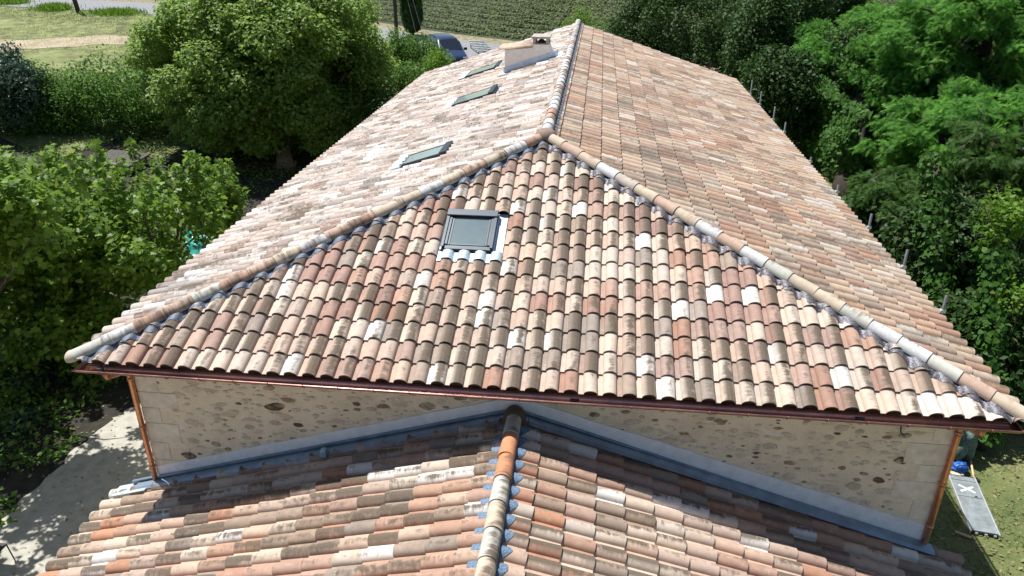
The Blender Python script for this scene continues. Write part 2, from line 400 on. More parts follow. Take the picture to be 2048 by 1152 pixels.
# boarding below the tiles
d = -.03
q = .13; zq = q*H/Y1
mesh('roof_deck', [(q, q, E+d+zq), (W-q, q, E+d+zq), (XR, Y1, E+H+d), (q, L, E+d+.04), (W-q, L, E+d+.04), (XR, L, E+H+d), (q, q, E-.09), (W-q, q, E-.09), (q, L, E-.09), (W-q, L, E-.09)],
     [(0, 1, 2), (0, 2, 5, 3), (1, 4, 5, 2), (3, 5, 4), (6, 8, 9, 7), (0, 6, 7, 1), (0, 3, 8, 6), (1, 7, 9, 4), (3, 4, 9, 8)], M_DARK, house)
caps('left_hip_capping', house, hl+Vector((.06, .05, .03)), ap+Vector((0, 0, .03)), .425, 21, cols='gwspgspbwpsbbwbpbwss')
caps('right_hip_capping', house, hr+Vector((-.06, .05, .03)), ap+Vector((0, 0, .03)), .425, 28, cols='bpgwwgbbgwpwbpbkwbpb')
caps('ridge_capping', house, ap+Vector((0, .12, .05)), ae+Vector((0, .05, .05)), .425, 23, foot=False, cols='wwpswwwkwpwwwwbwwwwpwwww')
dome('hip_apex_tile', house, ap+Vector((0, .02, .06)), .20, .16, (.42, .31, .25))
# crinkled flashing under the hip cappings, moulded over the front tiles
def hip_flashing(name, p0, p1, material, seed, wid):
    rng = random.Random(seed); nt_, nq = 420, 7; V, F = [], []
    p0, p1 = Vector(p0), Vector(p1); pd = Vector((p1.x-p0.x, p1.y-p0.y, 0)); inn = Vector((-pd.y, pd.x, 0)).normalized()
    if inn.y > 0: inn = -inn
    for i in range(nt_+1):
        t = i/nt_; q0 = p0.lerp(p1, t)
        wd = wid*(1+.35*mnoise.noise(Vector((t*28, seed, 0)))+.25*mnoise.noise(Vector((t*80, seed, 3))))
        for j in range(nq+1):
            q = q0 + inn*(wd*j/nq); u = q.x; s = q.y*ky
            h0 = surf(max(u, 0), max(s, 0), GF); k_ = (1-j/nq)**.7; h = h0*(1-.8*k_) + .8*k_*(.062+.30*h0)
            dn = h + .009 + .006*abs(mnoise.noise(Vector((q.x*30, q.y*30, seed)))) + (.02 if j == 0 else 0)
            V.append(hl + Vector((1, 0, 0))*u + fsd*s + fnd*dn)
    for i in range(nt_):
        for j in range(nq):
            a = i*(nq+1)+j; F.append((a, a+1, a+nq+2, a+nq+1))
    o = mesh(name, V, F, material, house, True); return o
hip_flashing('left_hip_flashing', (.12, .10, 0), (XR-.1, Y1-.08, 0), M_LEADD, 3, .175)  # lead colour darkened to stand for the shade beneath the left caps
hip_flashing('right_hip_flashing', (W-.12, .10, 0), (XR+.1, Y1-.08, 0), M_FOIL, 5, .19)
def ridge_flashing(name, parent, org, ud, sd, ustart, length, sedge, wid, g, material, seed):
    """strip moulded over the top row: along ud for length, reaching wid below the ridge at slope distance sedge"""
    org, ud, sd = Vector(org), Vector(ud), Vector(sd); nd = ud.cross(sd).normalized(); nd = nd if nd.z > 0 else -nd
    V, F = [], []; nt_ = int((length-ustart)/.012); nq = 5
    for i in range(nt_+1):
        u = ustart+(length-ustart)*i/nt_; fu = (u/CW) % 1; sc = prof(fu)/.07
        wd = wid*(.55+.75*sc)*(1+.2*mnoise.noise(Vector((u*9, seed, 0))))
        for j in range(nq+1):
            s = sedge - wd*j/nq
            V.append(org + ud*u + sd*s + nd*(surf(u, s, g)+.009+.004*abs(mnoise.noise(Vector((u*40, s*40, seed))))))
    for i in range(nt_):
        for j in range(nq):
            a = i*(nq+1)+j; F.append((a, a+nq+1, a+nq+2, a+1))
    return mesh(name, V, F, material, parent, True)
ridge_flashing('ridge_flashing', house, (W, 0, E), (0, 1, 0), rsd, Y1+.1, L-.02, ss2-.095, .04, GS2, M_LEADD, 7)
# roof windows
def roof_window(o, u, v, n, wu, wv, hood, hi=.10, fw=.12, fw2=.12, slim=False):
    """o lower left corner on the roof plane; u across, v up the slope, n outwards"""
    o, u, v, n = Vector(o), Vector(u), Vector(v), Vector(n)
    M = Matrix((u, v, n)).transposed()
    def b(mb, x, y, z, dx, dy, dz): mb.box(o + u*(x+dx/2) + v*(y+dy/2) + n*(z+dz/2), (dx, dy, dz), M=M)
    fr = MB(); t = .04 if slim else .085; sc_ = .004 if slim else .016
    b(fr, 0, t, .02, t, wv-2*t, hi); b(fr, wu-t, t, .02, t, wv-2*t, hi); b(fr, 0, 0, .02, wu, t, hi-.02); b(fr, 0, wv-t, .02, wu, t, hi-.01)
    f = fr.build('roof_window', M_FRAME, house, bevel=.008)
    hd = MB(); b(hd, -.02, wv-.13, hi+.022, wu+.04, .15, .035); hd.build('hood', M_FRAME, f, bevel=.01)
    for xx in (-.012, wu-.038): sv = MB(); b(sv, xx, .02, hi+.022, .05, wv-.16, sc_); sv.build('side_cover', M_FRAME, f, bevel=.004)
    sa = MB(); q = t+.002
    b(sa, q, q, hi-.02, .035, wv-2*q, .028); b(sa, wu-q-.035, q, hi-.02, .035, wv-2*q, .028); b(sa, q+.035, q, hi-.02, wu-2*q-.07, .035, .026); b(sa, q+.035, wv-q-.035, hi-.02, wu-2*q-.07, .035, .026)
    sa.build('sash', M_FRAME, f, bevel=.004)
    gl = MB(); b(gl, q+.035, q+.035, hi-.028+(.02 if slim else 0), wu-2*q-.07, wv-2*q-.07, .03); gl.build('pane', M_GLASS_SKY if slim else M_GLASS, f)
    fl = MB(); b(fl, -fw, -.10, -.004, fw-.002, wv+.16, .022); b(fl, wu+.002, -.10, -.004, fw2-.002, wv+.16, .022); b(fl, 0, -.12, -.004, wu, .117, .02); b(fl, 0, wv+.003, -.004, wu, .08, .02)
    b(fl, -.026, 0, .018, .022, wv, .05); b(fl, wu+.004, 0, .018, .022, wv, .05)
    fl.build('flashing', M_FLASHW, f)
    return f
wF = roof_window(hl + Vector((4.83, 0, 0)) + fsd*(7*GF+.13), (1, 0, 0), fsd, fnd, .79, .85, True, .085, .038, .165)
# moulded lead apron with the barrel shapes of the tile row below it
V, F = [], []
for i in range(121):
    x = 4.79 + 1.006*i/120
    for j in range(5):
        s = 7*GF - .09 + .20*j/4
        V.append(hl + Vector((x, 0, 0)) + fsd*s + fnd*(prof((x/CW) % 1)*(1.05-.25*j/4)+.030))
for i in range(120):
    for j in range(4): a = i*5+j; F.append((a, a+5, a+6, a+1))
mesh('apron', V, F, simple('pale_blue_lead', (.50, .60, .66), .5, .3, .08, 20, .2), wF, True)
lnd = Vector((-H/ss, 0, XR/ss))
for nm, x0, x1, y0, y1 in SK:
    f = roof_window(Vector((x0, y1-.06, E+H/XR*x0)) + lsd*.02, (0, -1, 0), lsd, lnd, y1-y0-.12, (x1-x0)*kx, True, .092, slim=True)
    V, F = [], []
    yb = y1+.06; n_ = 100
    for i in range(n_+1):
        y = yb - (y1-y0+.12)*i/n_
        for j in range(4):
            s = x0*kx - .20 + .22*j/3
            V.append(Vector((0, y, E)) + lsd*s + lnd*(prof(((L-y)/CW) % 1)*1.02+.034))
    for i in range(n_):
        for j in range(3): a = i*4+j; F.append((a, a+4, a+5, a+1))
    mesh('apron', V, F, M_FLASHW, f, True)
# chimney: long rendered base along the slope, tiled shoulder, cowl
cy0, cy1 = 15.22, 15.92
zr = lambda x: E + H/XR*x + .03
prof_c = [(4.28, zr(4.28)), (4.28, E+2.19), (5.12, E+2.27), (5.14, E+2.36), (5.60, E+2.36), (5.66, E+2.22), (5.74, E+2.10), (5.87, zr(5.87)+.06), (5.87, zr(5.87))]
V = [(x, cy0, z) for x, z in prof_c] + [(x, cy1, z) for x, z in prof_c]; n = len(prof_c)
ch = mesh('chimney', V, [tuple(range(n)), tuple(range(2*n-1, n-1, -1))] + [(i, i+n, (i+1) % n+n, (i+1) % n) for i in range(n)], M_RENDER, house)
V = []; F = []
for k, y in enumerate((cy0-.012, cy0-.003)):
    for i in range(13):
        x = 4.24 + (5.90-4.24)*i/12; V += [(x, y, zr(x)), (x, y, zr(x)+.24)]
for i in range(12): F += [(i*2, i*2+2, i*2+3, i*2+1), (i*2+1, i*2+3, i*2+29, i*2+27)]
mesh('chimney_flashing', V, F, simple('pale_blue_flashing', (.55, .66, .80), .6, .1, .08, 8), ch)
mb = MB(); mb.box((4.20, cy0+.1, zr(4.2)+.02), (.22, .55, .10), M=Matrix.Rotation(-.32, 3, 'Y')); mb.build('mortar_fillet', M_BAND, ch, bevel=.02); mb = MB(); mb.box((5.95, cy0+.3, zr(5.95)+.05), (.35, .9, .03), M=Matrix.Rotation(-.32, 3, 'Y'))
mb.build('mortar_fillet', M_BAND, ch, bevel=.02)
rng = random.Random(5); V = []; F = []
mb = MB()
for k in range(4):            # barrel tiles on the shoulder, axis down the slope
    y = cy0-.04 + k*.235
    ring = []
    for (x, z) in ((4.10, E+2.20), (5.13, E+2.30)):
        for q in range(9):
            a = math.pi*q/8; ring.append((x, y+.11-.115*math.cos(a), z+.075*math.sin(a)-.01))
    mb.add(ring, [(q, q+1, q+10, q+9) for q in range(8)] + [tuple(range(8, -1, -1)), tuple(range(9, 18))])
mb.build('shoulder_tiles', simple('shoulder_clay', (.56, .42, .31), .85, 0, .18, 9, .2), ch, True)
cw_ = MB(); zt = E+2.36
for x in (5.17, 5.57):
    for y in (cy0+.06, cy1-.06): cw_.box((x, y, zt+.085), (.08, .10, .17))
cw_.box((5.37, (cy0+cy1)/2, zt+.015), (.50, .72, .03)); cw_.box((5.37, (cy0+cy1)/2, zt+.20), (.56, .78, .06))
cw_.build('chimney_cowl', M_COWL, ch, bevel=.008)
mb = MB(); mb.tube([(5.37, cy0+.3, zt+.03), (5.37, cy0+.3, zt+.10), (5.37, cy0+.3, zt+.14)], [.11, .09, .03], 12); mb.build('flue_pot', M_BLACK, ch, True)
# walls and cut stone corners
x0, x1, y0, y1 = .53, 12.07, .50, L-.35
V = [(x0, y0, -.3), (x1, y0, -.3), (x1, y1, -.3), (x0, y1, -.3), (x0, y0, E-.10), (x1, y0, E-.10), (x1, y1, E-.10), (x0, y1, E-.10), (XR, y1, E+H-.2)]
F = [(0, 1, 5, 4), (1, 2, 6, 5), (2, 3, 7, 8, 6), (3, 0, 4, 7)]; nw = len(F); FC = [(0, 0, 0, 1)]*nw
rng = random.Random(77); put = []
for i in range(2600):
    x = rng.uniform(x0+.5, x1-.5); z = rng.uniform(E-2.75, E-.22); a = min(.23, .035*math.exp(rng.gauss(.55, .55))); b = a*rng.uniform(.32, .62)
    if any(abs(x-q[0]) < (a+q[2])*1.02 and abs(z-q[1]) < (b+q[3])*1.10 for q in put): continue
    put.append((x, z, a, b)); t = rng.random(); tl_ = rng.uniform(-.18, .18)
    if t < .06: col = (.13, .095, .055)
    elif t < .10: col = (.36, .24, .13)
    elif t < .16: col = (.30, .25, .17)
    elif t < .45: col = (.62, .54, .42)
    else: col = (.72, .64, .51)
    j = rng.uniform(.85, 1.12); col = (*[c_*j for c_ in col], 1); n_ = 15; base = len(V); sd = rng.uniform(0, 99)
    for rr_, dy in ((1, .0035), (.86, .0075), (.5, .0105)):
        for k in range(n_):
            an = 2*math.pi*k/n_; w_ = rr_*(1+.30*mnoise.noise(Vector((math.cos(an)*1.3+sd, math.sin(an)*1.3, 0)))+.12*mnoise.noise(Vector((math.cos(an)*4+sd, math.sin(an)*4, 5))))
            px_, pz_ = math.cos(an)*a*w_, math.sin(an)*b*w_*(1.15 if math.sin(an) < 0 else .95); V.append((x+px_*math.cos(tl_)-pz_*math.sin(tl_), y0-dy, z+px_*math.sin(tl_)+pz_*math.cos(tl_)))
    V.append((x, y0-.011, z))
    for r_ in range(2):
        for k in range(n_): F.append((base+r_*n_+k, base+r_*n_+(k+1) % n_, base+(r_+1)*n_+(k+1) % n_, base+(r_+1)*n_+k)); FC.append(col)
    for k in range(n_): F.append((base+2*n_+k, base+2*n_+(k+1) % n_, base+3*n_)); FC.append(col)
wo = mesh('wall', V, F, M_WALL, house)
m, t, b = mat('rubble_stone'); a_ = t.nodes.new('ShaderNodeAttribute'); a_.attribute_name = 'tint'; v = objco(t); n2_ = noise(t, v, 26, 5, .7); n3_ = noise(t, v, 7, 4, .6)
t.links.new(mix(t, ramp(t, n3_, [(.45, 0.), (.68, .75)]), mix(t, 1.0, a_.outputs['Color'], ramp(t, n2_, [(.25, .55), (.75, 1.3)]), 'MULTIPLY'), (.66, .58, .45)), b.inputs['Base Color']); b.inputs['Roughness'].default_value = .95
bump(t, b, n2_, .7, .02); wo.data.materials.append(m)
wo.data.polygons.foreach_set('material_index', [0]*nw + [1]*(len(F)-nw)); wo.data.polygons.foreach_set('use_smooth', [False]*nw + [True]*(len(F)-nw))
wo.data.color_attributes.new('tint', 'FLOAT_COLOR', 'CORNER').data.foreach_set('color', np.array([c_ for f_, c_ in zip(F, FC) for _ in f_], np.float32).ravel())
rng = random.Random(8)
for xs, sg in ((x0, 1), (x1, -1)):
    z = E-.45; k = 0; mb = MB()
    while z > .3:
        hh = rng.uniform(.27, .36); ln = (.30, .56)[k % 2]*rng.uniform(.9, 1.15); dp = .75-ln
        q = MB(); q.box((xs+sg*(ln/2-.012), y0+dp/2-.012, z-hh/2), (ln, dp, hh-.012)); mb.add(q.v, q.f)
        z -= hh; k += 1
    mb.build('quoins', M_QUOIN, house, bevel=.012)
# copper gutter, brackets, joints and downpipes
gx0, gx1 = .19, 12.41
pr = [(-.07, E-.015), (-.03, E-.03)]; rr = .054
for k in range(13):
    a = math.pi*k/12; pr.append((.044-rr*math.cos(a), E-.058-rr*math.sin(a)))
for k in range(9):
    a = math.pi*k/8*1.6; pr.append((.107-.009*math.cos(a), E-.056+.009*math.sin(a)))
inner = [(o, z) for o, z in pr]
V, F = [], []
for o, z in inner: V += [(gx0-o, L, z), (gx0-o, -o, z), (gx1+o, -o, z), (gx1+o, L, z)]
for i in range(len(inner)-1):
    for k in range(3): F.append((i*4+k, i*4+k+1, i*4+k+5, i*4+k+4))
gut = mesh('gutter', V, F, M_COPPER, house, True)
m_ = gut.modifiers.new('thick', 'SOLIDIFY'); m_.thickness = .004
for k in range(25):
    x = .45 + k*.4875; mb = MB()
    mb.tube([(x, .02, E-.07), (x, -.01, E-.115), (x, -.05, E-.122), (x, -.095, E-.09), (x, -.122, E-.054), (x, -.110, E-.040)], .007, 6)
    b_ = mb.build('bracket', M_COPPERB, gut, True)
for x in (7.02, 10.62):
    mb = MB(); P = []
    for k in range(13):
        a = math.pi*k/12; P += [(x-.06, -.044+.050*math.cos(a), E-.056-.050*math.sin(a)), (x+.06, -.044+.050*math.cos(a), E-.056-.050*math.sin(a))]
    mb.add(P, [(k*2, k*2+1, k*2+3, k*2+2) for k in range(12)]); mb.build('rubber_joint', M_BLACK, gut, True)
mb = MB(); mb.tube([(.46, -.045, E-.11), (.46, -.045, E-.03), (.46, -.045, E-.005)], [.04, .04, .034], 12); mb.build('leaf_strainer', M_STEEL, gut, True)
for xx, zb in ((.495, E-2.33), (12.085, E-2.60)):
    mb = MB(); mb.tube([(xx, -.045, E-.10), (xx, -.02, E-.18), (xx, .40, E-.34), (xx, .447, E-.42), (xx, .447, E-1.2), (xx, .447, zb-1.9)], .041, 14)
    dp = mb.build('downpipe', M_COPPER_PIPE, house, True)
    for zc in (E-.5, E-1.35, E-2.1):
        q = MB(); q.tube([(xx, .447, zc-.025), (xx, .447, zc+.025)], .049, 14); q.box((xx, .47, zc), (.02, .07, .03)); q.build('pipe_clip', M_COPPER_PIPE, dp, True)
mb = MB(); mb.tube([(11.35, .46, E-.30), (11.32, .40, E-.40), (11.34, .40, E-.52), (11.40, .42, E-.58)], .010, 6); mb.build('cable_end', M_BLACK, house, True)

# ------------------------------------------------------------------ the lower wing in front
AX, AZ, AS = 6.19, E-.75, .304
wing = thing('lower_wing', (AX, -2, 0), 'lower wing in front of the farmhouse wall with mottled tiles and a straight ridge', 'house')
ca = math.atan(AS); asl = Vector((math.cos(ca), 0, math.sin(ca))); asr = Vector((-math.cos(ca), 0, math.sin(ca)))
AL = 6.42; sA = AL/math.cos(ca); GA = sA/17; AY0, NC = .515, 22
zA = AZ - AS*AL
PALA = [((.64, .60, .54), 12), ((.53, .42, .315), 22), ((.48, .335, .24), 24), ((.41, .245, .165), 19), ((.43, .21, .12), 9), ((.30, .22, .155), 14)]
tiles('left_roof_slope', wing, (AX-AL, AY0, zA), (0, -1, 0), asl, NC, 17, GA, [((AX, 0, 0), (1, 0, 0))], [], 31, pal=soft(PALA, .18, 1.04), stain=.74)
tiles('right_roof_slope', wing, (AX+AL, AY0-NC*CW, zA), (0, 1, 0), asr, NC, 17, GA, [((AX, 0, 0), (-1, 0, 0))], [], 32, pal=soft(PALA, .18, 1.04), stain=.74)
caps('ridge_capping', wing, (AX, AY0-NC*CW, AZ+.05), (AX, .33, AZ+.05), .43, 36, foot=False, cols='bwbpbwbgbgoog'[-12:] if True else None)
dome('ridge_end_tile', wing, (AX, .38, AZ+.02), .165, .22, (.13, .085, .065))
ridge_flashing('ridge_flashing', wing, (AX-AL, AY0-NC*CW, zA), (0, 1, 0), asl, 0, NC*CW-.25, sA-.055, .10, GA, M_BLUEL, 9)
ridge_flashing('ridge_flashing', wing, (AX+AL, AY0-NC*CW, zA), (0, 1, 0), asr, 0, NC*CW-.25, sA-.055, .10, GA, M_BLUEL, 10)
yb = AY0-NC*CW
mesh('roof_deck', [(AX-AL, AY0, zA-.03), (AX, AY0, AZ-.03), (AX+AL, AY0, zA-.03), (AX-AL, yb, zA-.03), (AX, yb, AZ-.03), (AX+AL, yb, zA-.03), (AX-AL, AY0, zA-.12), (AX+AL, AY0, zA-.12), (AX-AL, yb, zA-.12), (AX+AL, yb, zA-.12)],
     [(0, 1, 4, 3), (1, 2, 5, 4), (0, 3, 8, 6), (2, 7, 9, 5), (6, 8, 9, 7), (3, 4, 5, 9, 8)], M_DARK, wing)
mb = MB(); mb.box((AX, (y0-.02+yb+.3)/2, (zA-.12)/2-.15), (11.5, y0-.02-yb-.3, zA-.12+.3)); mb.build('wall', M_WALL, wing)
# limewashed band on the big wall, zinc soaker below it
def band(name, zoff0, zoff1, ya, yb_, material, x_l, x_r, jag=0, r0=None, r1=None):
    L0, L1 = zoff0, zoff1; r0 = zoff0 if r0 is None else r0; r1 = zoff1 if r1 is None else r1
    V, F = [], []; xs = [x_l + (AX-x_l)*i/40 for i in range(41)] + [AX + (x_r-AX)*i/40 for i in range(1, 41)]
    for i, x in enumerate(xs):
        q = max(0, (x-AX)/(x_r-AX)); zoff0 = L0+(r0-L0)*q; zoff1 = L1+(r1-L1)*q
        zb = AZ - AS*abs(x-AX); j = jag*mnoise.noise(Vector((x*4.1, L1*7, 1.3)))+jag*.7*mnoise.noise(Vector((x*13, L1, 7)))
        V += [(x, ya, zb+zoff0), (x, ya, zb+zoff1+j), (x, yb_, zb+zoff1+j), (x, yb_, zb+zoff0)]
    n_ = len(xs)
    for i in range(n_-1):
        a = i*4
        for k in range(4): F.append((a+k, a+4+k, a+4+(k+1) % 4, a+(k+1) % 4))
    F += [(0, 1, 2, 3), ((n_-1)*4+3, (n_-1)*4+2, (n_-1)*4+1, (n_-1)*4)]
    return mesh(name, V, F, material, wing)
band('limewash_band', .165, .345, y0-.018, y0+.02, M_BAND, x0+.03, x1-.03, .014, .10, .40)
band('zinc_upstand', .05, .163, y0-.035, y0-.006, M_ZINC, x0-.45, x1+.1, 0, .03, .098)
band('zinc_fold', .15, .172, y0-.060, y0-.037, M_ZINC, x0-.45, x1+.1, 0, .09, .105)
V, F = [], []; n_ = 500
for i in range(n_+1):
    x = AX-AL+.42 + (2*AL-.84)*i/n_; s = (AL-abs(x-AX))/math.cos(ca)
    zb = AZ - AS*abs(x-AX)
    for j in range(5):
        y = y0-.036 - (.18 if abs(x-AX) > .2 else .1)*j/4
        V.append((x, y, zb + (.128 - .012*j/3 if j < 4 else .085)))
for i in range(n_):
    for j in range(4): a = i*5+j; F.append((a, a+1, a+6, a+5))
mesh('zinc_apron', V, F, M_ZINC, wing, False)
mb = MB(); mb.box((.12, .36, zA+AS*.40+.075), (.62, .25, .012), M=Matrix.Rotation(-ca, 3, 'Y')); mb.build('zinc_sheet', M_FLASHW, wing)
mb = MB(); mb.box((3.38, .30, AZ-AS*(AX-3.38)+.13), (.09, .10, .12)); mb.build('overflow_box', simple('sky_blue_zinc', (.42, .60, .72), .4, .3), wing, bevel=.01)
for sg in (-1, 1):
    mb = MB(); P = []; xg = AX+sg*(AL-.02)
    for k in range(9):
        a = math.pi*k/8
        for y in (AY0+.05, yb): P.append((xg+sg*(.05-.055*math.cos(a)), y, zA-.05-.055*math.sin(a)))
    mb.add(P, [(k*2, k*2+1, k*2+3, k*2+2) for k in range(8)]); mb.build('gutter', simple('dark_zinc', (.10, .09, .085), .5, .6), wing, True)

# ------------------------------------------------------------------ ground, road, path
def ground_material():
    m, t, b = mat('dry_grass_ground'); v = objco(t)
    n1 = noise(t, v, .12, 5, .6); n2 = noise(t, v, 1.6, 6, .7); n3 = noise(t, v, 14, 5, .75)
    g = ramp(t, mth(t, 'ADD', mth(t, 'MULTIPLY', n1, .45), mth(t, 'ADD', mth(t, 'MULTIPLY', n2, .3), mth(t, 'MULTIPLY', n3, .25))),
             [(.38, (.075, .11, .03)), (.5, (.15, .175, .055)), (.60, (.25, .23, .11)), (.72, (.36, .30, .19))])
    g = mix(t, ramp(t, n3, [(.55, 0.), (.72, .65)]), g, (.29, .25, .15))
    t.links.new(g, b.inputs['Base Color']); b.inputs['Roughness'].default_value = .95
    bump(t, b, mth(t, 'ADD', n3, n2), .7, .08); return m
def sheet(name, pts_l, pts_r, material, up, nseg=6, kind='structure'):
    V, F = [], []
    for a, b in zip(pts_l, pts_r):
        for j in range(nseg+1):
            x = a[0] + (b[0]-a[0])*j/nseg; y = a[1] + (b[1]-a[1])*j/nseg; V.append((x, y, float(terr(y))+up))
    for i in range(len(pts_l)-1):
        for j in range(nseg): q = i*(nseg+1)+j; F.append((q, q+nseg+1, q+nseg+2, q+1))
    return tag(mesh(name, V, F, material, None, True), kind=kind)
xs = np.concatenate([np.linspace(-400, -90, 12)[:-1], np.arange(-90, 91, 1.5), np.linspace(90, 400, 12)[1:]])
ys = np.concatenate([np.linspace(-60, -10, 8)[:-1], np.arange(-10, 100, 1.), np.linspace(100, 600, 16)])
Vg = [(x, y, float(terr(y)) + .05*mnoise.noise(Vector((x*.25, y*.25, 0)))*(1 if abs(x-W/2) > 9 else .3)) for y in ys for x in xs]
nx = len(xs); Fg = [(j*nx+i, j*nx+i+1, (j+1)*nx+i+1, (j+1)*nx+i) for j in range(len(ys)-1) for i in range(nx-1)]
M_GROUND = ground_material()
tag(mesh('ground', Vg, Fg, M_GROUND, None, True), kind='structure')
def catmull(P, n=8):
    P = [Vector((*p, 0)) for p in P]; out = []
    for i in range(len(P)-1):
        a, b, c, d = P[max(i-1, 0)], P[i], P[i+1], P[min(i+2, len(P)-1)]
        for k in range(n):
            t = k/n; out.append(.5*((2*b)+(c-a)*t+(2*a-5*b+4*c-d)*t*t+(3*b-3*c+d-a)*t**3))
    return out + [P[-1]]
def strip(path, l, r):
    A, B = [], []
    for i, p in enumerate(path):
        t = (path[min(i+1, len(path)-1)] - path[max(i-1, 0)]).normalized(); n = Vector((-t.y, t.x, 0))
        A.append(p + n*l); B.append(p - n*r)
    return A, B
ROAD = catmull([(-120, 76), (-70, 66.5), (-46, 61.8), (-33, 59.6), (-18, 54.6), (-6, 48.2), (2, 44.8), (14, 39.5), (30, 33), (60, 24)])
M_ROAD = simple('worn_asphalt', (.235, .24, .25), .9, 0, .12, 5, .3)
A, B = strip(ROAD, 2.1, 2.3); sheet('road', A, B, M_ROAD, .075)
M_VERGE = simple('dry_verge', (.26, .23, .13), .95, 0, .25, 3, .5)
A, B = strip(ROAD, 3.6, -2.05); sheet('road_verge', A, B, M_VERGE, .065)
TR = catmull([(-75, 40), (-50, 43), (-37, 45), (-29, 47.2), (-20, 48), (-8, 46.5)])
A, B = strip(TR, 1.5, 1.6)
A = [a+Vector((0, mnoise.noise(a*.6), 0)) for a in A]; B = [a+Vector((0, mnoise.noise(a*.7), 0)) for a in B]
mt, t_, b_ = mat('bare_earth'); v_ = objco(t_); f_ = mth(t_, 'ADD', mth(t_, 'MULTIPLY', noise(t_, v_, .6, 6, .7), .6), mth(t_, 'MULTIPLY', noise(t_, v_, 9, 4, .7), .4))
t_.links.new(ramp(t_, f_, [(.36, (.20, .19, .09)), (.48, (.34, .28, .18)), (.65, (.44, .37, .27))]), b_.inputs['Base Color']); b_.inputs['Roughness'].default_value = .95
sheet('dirt_track', A, B, mt, .06)
# pale terrace along the left of the house
M_PATH = simple('pale_gravel_concrete', (.40, .38, .32), .95, 0, .10, 4, .25)
pa = [ground_at(x, y) for x, y in ((230, 832), (212, 849), (130, 922), (51, 998))]
left = [(-3.9, 8.5), (-4.2, 7.6), (-4.4, 7)] + [(q[0], q[1]) for q in pa[1:]] + [(-6.2, -2.5), (-9, -9)]
right = [(.4, 8.5), (.4, 7.6), (.4, 7)] + [(.4, q[1]) for q in pa[1:]] + [(.4, -2.5), (.4, -9)]
pl_, pr_ = [], []
for i in range(len(left)-1):
    for k in range(10):
        t = k/10; a = [left[i][j]+(left[i+1][j]-left[i][j])*t for j in (0, 1)]; b = [right[i][j]+(right[i+1][j]-right[i][j])*t for j in (0, 1)]
        jn = .28*mnoise.noise(Vector((a[1]*1.7, 2, 0)))+.14*mnoise.noise(Vector((a[1]*6, 5, 0))); pl_.append((a[0]+jn, a[1])); pr_.append(b)
sheet('terrace_path', pl_, pr_, M_PATH, .03, 8)

M_SHADE_SOIL = simple('shade_dark_garden_soil', (.030, .026, .017), .95, 0, .35, 3, .6)  # near-black base colour stands in for tree shade over the garden ground
sheet('garden_shade_soil', [(-27, 34.5), (-26, 27), (-22, 18), (-17, 9), (-14, 2), (-13, -8)], [(.3, 33), (.3, 27), (.3, 18), (.3, 9), (.3, 2), (.3, -8)], M_SHADE_SOIL, .015, 24)
M_MEADOW = simple('mown_meadow', (.19, .215, .075), .95, 0, .28, 1.1, .6)
A, B = strip([p for p in ROAD if -100 < p.x < -5], -2.0, 27); sheet('meadow', A, B, M_MEADOW, .04, 24)

# ------------------------------------------------------------------ foliage
def leaf_mat(name, c0, c1, trans=.30, rough=.45, tcol=None, spec=.4):
    m, t, b = mat(name)
    a = t.nodes.new('ShaderNodeAttribute'); a.attribute_name = 'tint'
    s = t.nodes.new('ShaderNodeSeparateColor'); t.links.new(a.outputs['Color'], s.inputs[0])
    c = mix(t, s.outputs[0], c0, c1)
    c = mix(t, s.outputs[1], c, tcol or (.20, .17, .06))
    t.links.new(c, b.inputs['Base Color']); b.inputs['Roughness'].default_value = rough; b.inputs['Specular IOR Level'].default_value = spec
    tr = t.nodes.new('ShaderNodeBsdfTranslucent'); t.links.new(mix(t, .5, c, tuple(min(1, k*1.9) for k in c1)), tr.inputs[0])
    mx = t.nodes.new('ShaderNodeMixShader'); mx.inputs[0].default_value = trans
    t.links.new(b.outputs[0], mx.inputs[1]); t.links.new(tr.outputs[0], mx.inputs[2])
    t.links.new(mx.outputs[0], t.nodes['Material Output'].inputs[0]); return m
